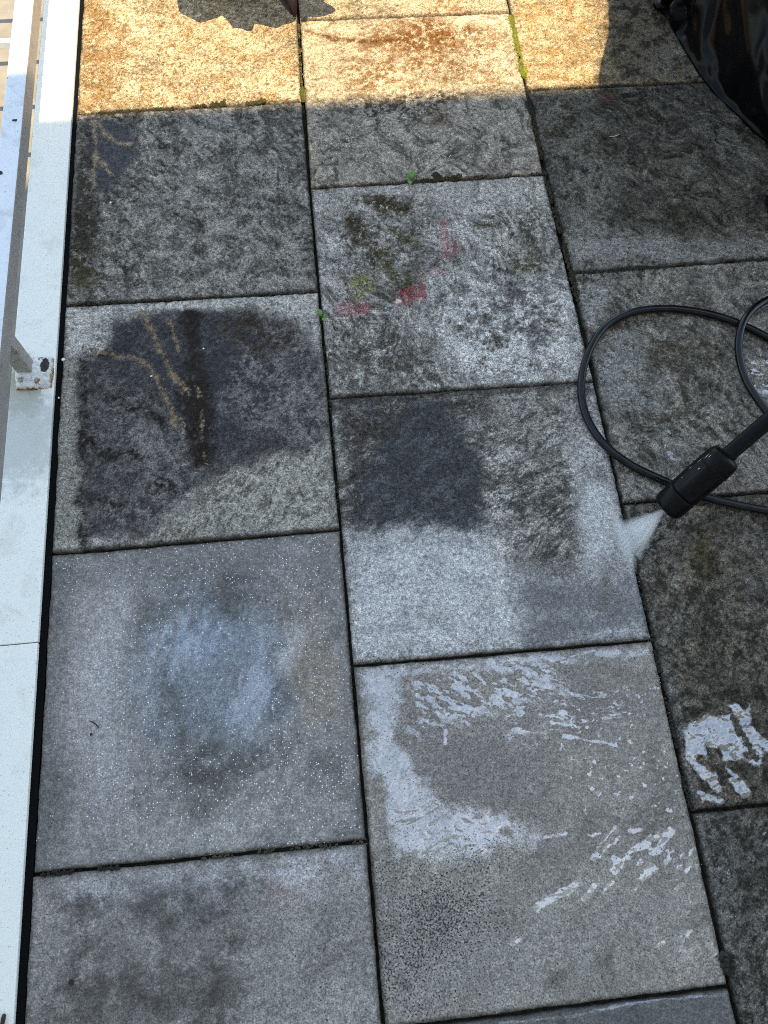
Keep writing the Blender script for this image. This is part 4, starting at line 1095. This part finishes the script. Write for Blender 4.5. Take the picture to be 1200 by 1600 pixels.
# grip body with long recesses
def recess(a, i):
    k = 0.5 + 0.5 * math.cos(a * 6)
    amt = 0.055 if 3 <= i <= 8 else 0.0
    return 1 - amt * (1 if k > 0.62 else 0)
body = lathe('nozzle_body', [(0.0335, 0.0245), (0.0342, 0.0262), (0.036, 0.0268), (0.041, 0.0270), (0.044, 0.0270), (0.055, 0.0272), (0.070, 0.0273), (0.082, 0.0272), (0.0850, 0.0271), (0.090, 0.0270), (0.098, 0.0268), (0.104, 0.0262), (0.109, 0.0245), (0.112, 0.0215), (0.1135, 0.0170), (0.114, 0.013)], M['nozzle'], lance, 72, recess)
lathe('collar_ring', [(0.0865, 0.0268), (0.0868, 0.0278), (0.0885, 0.0279), (0.0888, 0.0268)], M['nozzle'], body, 48)
lathe('lance_tube', [(0.110, 0.0128), (0.118, 0.0128), (0.1185, 0.0122), (0.30, 0.0122), (0.62, 0.0122)], M['lance'], lance, 28)
lathe('gun_grip', [(0.615, 0.0135), (0.625, 0.019), (0.66, 0.022), (0.80, 0.022), (0.83, 0.019), (0.835, 0.010)], M['nozzle'], lance, 28)
# pale scuffs on the shoulder of the head
side = AX.cross(Vector((0, 0, 1))).normalized(); upv = side.cross(AX).normalized()
def scuff(s, ang, ln, wd, sd, rad=0.0288):
    rnd = random.Random(sd)
    V, F = [], []
    n = 6
    for k in range(n + 1):
        f = k / n
        for q in (-1, 1):
            a = ang + (q * wd * (0.4 + rnd.random() * 0.8) * math.sin(math.pi * min(max(f, 0.08), 0.92))) / rad
            V.append(tip + AX * (s * 1.17 + ln * f) + (side * math.cos(a) + upv * math.sin(a)) * rad)
    for k in range(n): F.append((2 * k, 2 * k + 1, 2 * k + 3, 2 * k + 2))
    me = bpy.data.meshes.new('scuff'); me.from_pydata([tuple(v) for v in V], [], F)
    link('scuff', me, M['scuff'], body)
for s, a, ln, wd, sd in ((0.091, 2.30, 0.010, 0.0006, 1), (0.080, 2.42, 0.012, 0.0004, 2), (0.075, 2.0, 0.004, 0.0010, 3), (0.066, 2.5, 0.006, 0.0004, 4), (0.096, 2.15, 0.006, 0.0005, 5), (0.050, 2.3, 0.004, 0.0004, 6)):
    scuff(s, a, ln, wd, sd)

# ------------------------------------------------------------------ spray
I0, I1 = Vector(at(966, 812, 0.0)), Vector(at(992, 882, 0.0))
fan_dir = (I1 - I0).normalized()
thick = AX.cross(fan_dir).normalized()
def frame_at(o, X, Y, Z):
    return Matrix(((X.x, Y.x, Z.x, o.x), (X.y, Y.y, Z.y, o.y), (X.z, Y.z, Z.z, o.z), (0, 0, 0, 1)))
mid = (I0 + I1) / 2
start = tip - AX * 0.001
SL = (mid - start).length
jet = (mid - start).normalized()
fan_x = (fan_dir - jet * fan_dir.dot(jet)).normalized()
fan_y = jet.cross(fan_x)
HA, HB, R0 = (I1 - I0).length / 2 * 1.15, 0.020, 0.0035
def mat_spray(name, kind):
    """Fine drops in air: densest along the middle, thinning to nothing at the rim, streaked from the mouth."""
    m = bpy.data.materials.new(name); m.use_nodes = True
    nt = m.node_tree; nt.nodes.clear(); N = NT(nt)
    out = N.n('ShaderNodeOutputMaterial'); v = N.n('ShaderNodeVolumePrincipled')
    v.inputs['Color'].default_value = (0.99, 0.99, 0.985, 1)
    sp = N.n('ShaderNodeSeparateXYZ'); nt.links.new(N.obj(), sp.inputs[0])
    x, y, z = sp.outputs
    if kind == 'fan':
        t = N.math('DIVIDE', z, SL)
        hx = N.math('ADD', R0, N.math('MULTIPLY', t, HA - R0)); hy = N.math('ADD', R0, N.math('MULTIPLY', t, HB - R0))
        qx, qy = N.math('DIVIDE', x, hx), N.math('DIVIDE', y, hy)
        rr = N.math('ADD', N.math('POWER', N.math('ABSOLUTE', qx), 2.0), N.math('POWER', N.math('ABSOLUTE', qy), 2.0))
        cv = N.n('ShaderNodeCombineXYZ'); N.put(cv.inputs[0], N.math('MULTIPLY', qx, 5.0)); N.put(cv.inputs[1], N.math('MULTIPLY', qy, 2.0)); N.put(cv.inputs[2], N.math('MULTIPLY', t, 1.5))
        st = N.ramp(N.noise(cv.outputs[0], 1.0, 2, 0.6), 0.3, 0.7, 0.45, 1.4)
        base_d = N.math('MULTIPLY', st, N.math('SUBTRACT', 260.0, N.math('MULTIPLY', t, 165.0)))
    else:
        rr = N.math('ADD', N.math('ADD', N.math('POWER', N.math('ABSOLUTE', x), 2.0), N.math('POWER', N.math('ABSOLUTE', y), 2.0)), N.math('POWER', N.math('ABSOLUTE', z), 2.0))
        base_d = N.math('MULTIPLY', N.ramp(N.noise(N.pos(), 220, 2, 0.6), 0.3, 0.7, 0.3, 1.6), 170.0)
    fall = N.math('POWER', N.math('MAXIMUM', N.math('SUBTRACT', 1.0, rr), 0.0), 2.0)
    nt.links.new(N.math('MULTIPLY', base_d, fall), v.inputs['Density'])
    nt.links.new(v.outputs[0], out.inputs['Volume'])
    return m
spray = empty('water_spray', tuple(tip), 'white fan of water spraying from the nozzle onto the slab joint', 'water')
V, F = [], []
n, seg = 12, 28
for i in range(n + 1):
    t = i / n
    for k in range(seg):
        an = 2 * math.pi * k / seg
        V.append(((R0 + (HA - R0) * t) * math.cos(an), (R0 + (HB - R0) * t) * math.sin(an), SL * t))
for i in range(n):
    for k in range(seg):
        F.append((i * seg + k, i * seg + (k + 1) % seg, (i + 1) * seg + (k + 1) % seg, (i + 1) * seg + k))
F.append(tuple(range(seg - 1, -1, -1))); F.append(tuple(n * seg + k for k in range(seg)))
me = bpy.data.meshes.new('spray_fan'); me.from_pydata(V, [], F); me.materials.append(mat_spray('spray_mist', 'fan'))
o = bpy.data.objects.new('spray_fan', me); COL.objects.link(o); o.parent = spray
o.matrix_parent_inverse = Matrix.Translation(-Vector(spray.location))
o.matrix_basis = frame_at(start, fan_x, fan_y, jet)
# the bright mist where it strikes
bm = bmesh.new()
bmesh.ops.create_icosphere(bm, subdivisions=3, radius=1.0)
me = bpy.data.meshes.new('splash_mist'); bm.to_mesh(me); bm.free(); me.materials.append(mat_spray('splash_mist', 'puff'))
o = bpy.data.objects.new('splash_mist', me); COL.objects.link(o); o.parent = spray
o.matrix_parent_inverse = Matrix.Translation(-Vector(spray.location))
sd = fan_dir.cross(Vector((0, 0, 1))).normalized()
o.matrix_basis = frame_at(mid - Vector((0.006, 0.0, -0.002)), fan_dir * (I1 - I0).length * 0.72, sd * 0.017, Vector((0, 0, 0.016)))
# flying and lying drops
rnd = random.Random(3)
V, F = [], []
def drop(c, r):
    b0 = len(V)
    for dx, dy, dz in ((1, 0, 0), (-1, 0, 0), (0, 1, 0), (0, -1, 0), (0, 0, 0.8), (0, 0, -0.5)):
        V.append((c[0] + dx * r, c[1] + dy * r, c[2] + dz * r))
    for a, b, c_ in ((0, 2, 4), (2, 1, 4), (1, 3, 4), (3, 0, 4), (2, 0, 5), (1, 2, 5), (3, 1, 5), (0, 3, 5)): F.append((b0 + a, b0 + b, b0 + c_))
for k in range(420):
    q = mid + fan_dir * rnd.gauss(0, 0.05) + Vector((rnd.gauss(-0.035, 0.05), rnd.gauss(0, 0.05), 0))
    drop((q.x, q.y, 0.0012 + abs(rnd.gauss(0, 0.006))), rnd.uniform(0.0003, 0.0009))
for k in range(260):
    u, v = rnd.gauss(960, 90), rnd.gauss(1180, 110)
    q = at(u, v); drop((q[0], q[1], 0.0010), rnd.uniform(0.0004, 0.0010))
me = bpy.data.meshes.new('water_drops'); me.from_pydata(V, [], F)
for p in me.polygons: p.use_smooth = True
mw, ntw, bw = new_mat('water_drop')
bw.inputs['Base Color'].default_value = (0.85, 0.9, 0.93, 1); bw.inputs['Roughness'].default_value = 0.04
bw.inputs['Transmission Weight'].default_value = 0.75; bw.inputs['IOR'].default_value = 1.33
tag(link('water_drops', me, mw), 'scattered drops of water around the spray and on the wet slabs', 'water', kind='stuff')

# ------------------------------------------------------------------ plant beyond the top of the frame
pot_c = Vector((0.62, 0.62, 0.0))
plant = empty('potted_plant', tuple(pot_c), 'dark red leaf of a potted plant hanging in over the sunlit slabs', 'plant')
path = [tuple(pot_c + Vector((0, 0, z))) for z in (0.004, 0.006, 0.05, 0.14, 0.17, 0.175, 0.20, 0.2005, 0.165)]
link('pot', tube_mesh(path, [0.06, 0.075, 0.085, 0.10, 0.104, 0.112, 0.112, 0.100, 0.098], 32), M['terracotta'], plant)
path = [tuple(pot_c + Vector((0, 0, z))) for z in (0.150, 0.172, 0.176)]
link('soil', tube_mesh(path, [0.096, 0.096, 0.06], 24), M['soil'], plant)
def leaf_from_outline(pts3, centre, name='leaf', parent=None, cup=0.012, mat=None):
    """A leaf blade with thickness: outline, an inner ring and a centre, cupped."""
    V, F = [], []
    n = len(pts3); c = Vector(centre)
    for s in (1.0, 0.55):
        for p in pts3:
            q = c.lerp(Vector(p), s); q.z += -cup * s * s
            V.append(tuple(q))
    V.append(tuple(c))
    for k in range(n):
        k2 = (k + 1) % n
        F.append((k, k2, n + k2, n + k)); F.append((n + k, n + k2, 2 * n))
    me = bpy.data.meshes.new(name); me.from_pydata(V, [], F)
    o = link(name, me, mat or M['leaf'], parent)
    md = o.modifiers.new('thickness', 'SOLIDIFY'); md.thickness = 0.0006
    for p in me.polygons: p.use_smooth = True
    return o
def shade_leaf(px, h, tilt=(0, 0), cup=0.006):
    """A leaf at height h whose shadow falls where the photograph shows it."""
    out = []
    px = [tuple(q[:2]) for q in catmull([(*q, 0) for q in px + px[:1]], 3)][:-1]
    cen = np.mean([at(u, v)[:2] for u, v in px], axis=0)
    for u, v in px:
        q = at(u, v); hh = h + (q[0] - cen[0]) * tilt[0] + (q[1] - cen[1]) * tilt[1]
        p = Vector((q[0], q[1], 0)) + SUN * (hh / SUN.z)
        out.append(tuple(p))
    c = Vector((cen[0], cen[1], 0)) + SUN * (h / SUN.z)
    o = leaf_from_outline(out, tuple(c), parent=plant, cup=cup)
    stem = catmull([tuple(pot_c + Vector((0, 0, 0.17))), tuple((pot_c + c) / 2 + Vector((0, 0, 0.22))), tuple(c + Vector((0, 0.03, 0.01))), tuple(c)], 8)
    link('stalk', tube_mesh(stem, [0.004 - 0.0022 * k / (len(stem) - 1) for k in range(len(stem))], 8), M['stalk'], plant)
    return o
shade_leaf([(268, -40), (276, 4), (281, 20), (296, 27), (310, 34), (322, 32), (338, 24), (344, 20), (348, 26), (357, 34), (362, 42), (374, 44), (388, 48), (394, 46), (396, 37), (408, 38), (420, 41), (432, 42), (440, 38), (455, 35), (462, 20), (450, -30), (400, -70), (330, -75)], 0.30, (0.1, -0.15))
shade_leaf([(462, -20), (464, 12), (470, 30), (478, 31), (480, 26), (498, 26), (512, 22), (523, 16), (516, 8), (506, 2), (498, -14), (480, -30)], 0.24, (0.1, 0.1))
shade_leaf([(150, -60), (230, -50), (255, -90), (240, -150), (170, -170), (120, -120)], 0.36)
# the low leaf that shows
tipl = Vector(at(461, 31)) + Vector((0, 0, 0.008))
def low_leaf():
    rows = []
    n = 12
    root = Vector((0.50, 0.50, 0.17))
    for i in range(n + 1):
        t = i / n
        c = tipl.lerp(root, t) + Vector((-0.035 * math.sin(math.pi * t), 0, 0.035 * math.sin(math.pi * t)))
        hw = 0.075 * (math.sin(math.pi * min(1, t * 0.75 + 0.02)) ** 0.9) + (0.006 * (i % 2))
        rows.append((c, max(hw, 0.002)))
    V, F = [], []
    for c, hw in rows:
        for k in range(7):
            f = -1 + k / 3
            V.append((c.x - hw * f * 0.85 - 0.25 * hw, c.y - abs(f) * hw * 0.25 + hw * 0.4 * f, c.z + abs(f) * hw * 0.35 + 0.003 * math.sin(k * 2 + c.y * 80)))
    for i in range(n):
        for k in range(6):
            a = i * 7 + k; F.append((a, a + 1, a + 8, a + 7))
    me = bpy.data.meshes.new('leaf'); me.from_pydata(V, [], F)
    for p in me.polygons: p.use_smooth = True
    o = link('leaf', me, M['leaf'], plant)
    md = o.modifiers.new('thickness', 'SOLIDIFY'); md.thickness = 0.0006
    tag(o, 'dark red leaf whose tip touches the slab')
    link('stalk', tube_mesh(catmull([tuple(pot_c + Vector((0, 0, 0.17))), tuple((pot_c + root) / 2 + Vector((0, 0, 0.08))), tuple(root)], 8), 0.003, 8), M['stalk'], plant)
low_leaf()

# ------------------------------------------------------------------ moss in the joints
def mat_moss():
    m, nt, b = new_mat('joint_moss'); N = NT(nt)
    a = N.attr('tint')
    k = N.ramp(N.noise(N.pos(), 500, 2, 0.6), 0.3, 0.7, 0.6, 1.4)
    cc = N.n('ShaderNodeCombineColor')
    for i in range(3): nt.links.new(k, cc.inputs[i])
    nt.links.new(N.mix(1.0, a.outputs['Color'], cc.outputs[0], 'MULTIPLY'), b.inputs['Base Color'])
    b.inputs['Roughness'].default_value = 0.9
    return m
rnd = random.Random(11)
MV, MF, MC = [], [], []
def tuft(x, y, z, r, col):
    b0 = len(MV)
    n = 5
    a0 = rnd.random() * 6.28
    for k in range(n):
        a = a0 + k * 6.283 / n
        MV.append((x + r * math.cos(a) * rnd.uniform(.6, 1.2), y + r * math.sin(a) * rnd.uniform(.6, 1.2), z - r * 0.3))
    MV.append((x + rnd.uniform(-.4, .4) * r, y + rnd.uniform(-.4, .4) * r, z + r * rnd.uniform(.5, 1.0)))
    for k in range(n): MF.append((b0 + k, b0 + (k + 1) % n, b0 + n))
    MC.extend([col] * (n + 1))
def moss_line(pts, per_m, r, col, w=0.003, z=-0.004, jit=0.35):
    G = [at(u, v) for u, v in pts]
    for i in range(len(G) - 1):
        a, b = Vector(G[i]), Vector(G[i + 1])
        L = (b - a).length
        nrm = Vector((-(b - a).y, (b - a).x, 0)).normalized()
        for k in range(int(L * per_m)):
            t = rnd.random()
            dens = vnoise(np.array([t * L * 45 + i * 9.1]), np.array([0.5 + r * 999]), 4)[0]
            if dens < 0.32: continue
            p = a.lerp(b, t) + nrm * rnd.gauss(0, w)
            q = rnd.uniform(1 - jit, 1 + jit)
            tuft(p.x, p.y, z + rnd.uniform(-0.002, 0.0025), r * rnd.uniform(.6, 1.3), (col[0] * q, col[1] * q, col[2] * q, 1))
dk, gr, yl = (0.035, 0.028, 0.012), (0.05, 0.05, 0.012), (0.16, 0.17, 0.015)
moss_line([(150, 177), (230, 172), (340, 164), (350, 163)], 1500, 0.0030, (0.05, 0.036, 0.012), 0.0022, -0.001)
moss_line([(330, 165), (352, 162)], 3000, 0.0042, (0.05, 0.045, 0.012), 0.003, 0.0)
moss_line([(385, 162), (415, 158)], 2200, 0.0036, (0.07, 0.055, 0.015), 0.0025, 0.0)
moss_line([(466, 30), (470, 110), (473, 150)], 700, 0.0022, (0.10, 0.08, 0.015), 0.0015, -0.002)
moss_line([(472, 138), (474, 158)], 3000, 0.0036, (0.09, 0.085, 0.015), 0.002, 0.0)
moss_line([(797, 25), (806, 62), (812, 88), (818, 115)], 2600, 0.0036, yl, 0.0026, -0.0005)
moss_line([(816, 108), (820, 120)], 4000, 0.0045, (0.20, 0.21, 0.015), 0.003, 0.001)
moss_line([(822, 135), (840, 215), (851, 272), (893, 425), (905, 470)], 1500, 0.0032, dk, 0.0028, -0.002)
moss_line([(826, 160), (832, 178)], 3500, 0.0045, (0.02, 0.018, 0.010), 0.003, 0.0)
moss_line([(640, 285), (722, 276)], 2400, 0.0034, (0.045, 0.036, 0.012), 0.0022, -0.0005)
moss_line([(560, 290), (640, 285)], 900, 0.0024, dk, 0.0016, -0.002)
moss_line([(722, 276), (850, 271)], 900, 0.0024, dk, 0.0016, -0.002)
moss_line([(893, 428), (1000, 420), (1200, 404)], 1300, 0.0030, (0.025, 0.022, 0.012), 0.0022, -0.002)
moss_line([(822, 140), (950, 134), (1095, 128)], 800, 0.0024, dk, 0.0016, -0.002)
moss_line([(1020, 1000), (1046, 1110), (1082, 1270)], 900, 0.0026, (0.02, 0.018, 0.011), 0.002, -0.003)
moss_line([(1136, 1492), (1142, 1520)], 5000, 0.0050, (0.022, 0.018, 0.012), 0.004, 0.0)
moss_line([(500, 470), (515, 600), (530, 800)], 500, 0.0024, dk, 0.0018, -0.004)
moss_line([(972, 790), (1000, 900), (1020, 1000)], 800, 0.0026, (0.02, 0.018, 0.011), 0.002, -0.003)
moss_line([(50, 1368), (200, 1354)], 1200, 0.0022, (0.014, 0.013, 0.012), 0.0016, -0.001)
moss_line([(300, 1343), (450, 1328), (573, 1315)], 500, 0.0022, (0.05, 0.045, 0.02), 0.0014, -0.002)
moss_line([(100, 477), (300, 466), (499, 455)], 500, 0.0022, dk, 0.0014, -0.002)
me = bpy.data.meshes.new('joint_moss'); me.from_pydata(MV, [], MF)
a_ = me.attributes.new('tint', 'FLOAT_COLOR', 'POINT'); a_.data.foreach_set('color', [c for q in MC for c in q])
tag(link('joint_moss', me, mat_moss()), 'brown and yellow green moss growing along the joints between the slabs', 'moss', kind='stuff')

# dark single tuft
MV, MF, MC = [], [], []
c = at(681, 274)
for k in range(90):
    a, q = rnd.random() * 6.28, abs(rnd.gauss(0, 0.0045))
    tuft(c[0] + q * math.cos(a), c[1] + q * math.sin(a), 0.001 + max(0, 0.007 - q), 0.003, (0.04, 0.036, 0.012, 1))
me = bpy.data.meshes.new('moss_tuft'); me.from_pydata(MV, [], MF)
a_ = me.attributes.new('tint', 'FLOAT_COLOR', 'POINT'); a_.data.foreach_set('color', [x for q in MC for x in q])
tag(link('moss_tuft', me, bpy.data.materials['joint_moss']), 'small dark brown moss tuft standing in a joint right of a green seedling', 'moss')

# ------------------------------------------------------------------ seedlings
def seedling(u, v, leaves, label):
    c = Vector(at(u, v))
    root = empty('seedling', tuple(c), label, 'weed', 'seedlings in the joints')
    for k, (a, ln, el) in enumerate(leaves):
        d = Vector((math.cos(a), math.sin(a), 0)); s = Vector((-d.y, d.x, 0))
        V, F = [], []
        n = 6
        for i in range(n + 1):
            t = i / n
            p = c + d * (0.003 + ln * t) + Vector((0, 0, 0.004 + el * math.sin(t * 1.8)))
            w = ln * 0.42 * math.sin(math.pi * (0.06 + 0.9 * t)) ** 0.8
            V += [tuple(p - s * w + Vector((0, 0, w * .3))), tuple(p), tuple(p + s * w + Vector((0, 0, w * .3)))]
        for i in range(n):
            for q in range(2): F.append((i * 3 + q, i * 3 + q + 1, i * 3 + q + 4, i * 3 + q + 3))
        me = bpy.data.meshes.new('leaf'); me.from_pydata(V, [], F)
        for p in me.polygons: p.use_smooth = True
        o = link('leaf', me, M['weed'], root)
        o.modifiers.new('thickness', 'SOLIDIFY').thickness = 0.0004
    link('stem', tube_mesh([tuple(c + Vector((0, 0, -0.008))), tuple(c + Vector((0, 0, 0.0))), tuple(c + Vector((0.001, 0, 0.006)))], 0.0008, 6), M['weed'], root)
seedling(641, 283, [(1.05, 0.016, 0.006), (-1.75, 0.013, 0.003), (2.1, 0.007, 0.004)], 'tiny green two-leaved seedling in the joint beside a dark moss tuft')
seedling(503, 498, [(1.9, 0.013, 0.005), (-1.0, 0.011, 0.004), (0.3, 0.007, 0.004)], 'tiny green seedling in the long joint right of the dark-stained slab')

# ------------------------------------------------------------------ litter
def strand(name, px, r, mat, label, cat, z=0.0018, group=None):
    pts = catmull([tuple(at(u, v, z)) for u, v in px], 6)
    n = len(pts)
    me = tube_mesh(pts, [r * (0.35 + 0.65 * math.sin(math.pi * (0.1 + 0.8 * k / (n - 1)))) for k in range(n)], 7)
    return tag(link(name, me, M[mat]), label, cat, group)
strand('twig', [(139, 1126), (146, 1129), (151, 1133), (155, 1138)], 0.0011, 'twig', 'short dark curved twig lying on the speckled blue-grey slab', 'twig')
strand('straw', [(952, 213), (960, 213), (968, 210)], 0.0009, 'straw', 'thin pale straw lying beside black litter on the dark slab', 'straw')
strand('straw', [(514, 545), (511, 553), (515, 560)], 0.0007, 'straw', 'thin pale bent straw in the long joint right of the dark-stained slab', 'straw', z=-0.001)
strand('straw', [(762, 247), (770, 246)], 0.0008, 'straw', 'tiny pale straw on the half-sunlit slab above the green-stained slab', 'straw')
def bit(name, u, v, r, mat, label, cat, seed, el=1.0, ang=0.0, group=None, th=0.001):
    return tag(link(name, flake_mesh(name, at(u, v), r, 0.0009, seed, 9, th, el, ang), M[mat]), label, cat, group)
bit('leaf_litter', 944, 214, 0.006, 'dead', 'black scrap of leaf litter beside a pale straw on the dark slab', 'litter', 3, 1.4, -0.5, th=0.002)
bit('leaf_litter', 143, 1147, 0.0026, 'dead', 'tiny black crumb just below the curved twig', 'litter', 4)
bit('leaf_litter', 112, 1535, 0.004, 'dead', 'small black scrap of litter on the bottom left slab', 'litter', 5, 1.0, 0.0)
for k, (u, v, r, l) in enumerate(((99, 562, 0.0030, 'white paint flake on the slab rim right of the rusty railing foot'), (173, 317, 0.0024, 'larger white paint flake below the clay squiggles on the grey slab'), (163, 333, 0.0018, 'small white paint flake lowest below the clay squiggles on the grey slab'),
                                  (237, 588, 0.0020, 'white paint flake in the upper left of the big dark stain'), (318, 545, 0.0018, 'white paint flake in the upper middle of the big dark stain'), (92, 622, 0.0018, 'white paint flake on the slab rim just below the rusty railing foot'))):
    bit('paint_flake', u, v, r, 'flake', l, 'paint flake', 20 + k, 1.2, k, 'white paint flakes', th=0.0006)
strand('rust_drip', [(2, 1610), (4, 1598), (6, 1588), (6, 1584)], 0.0030, 'twig', 'dark rounded rust drip on the coping at the bottom left corner', 'drip', z=0.0045)
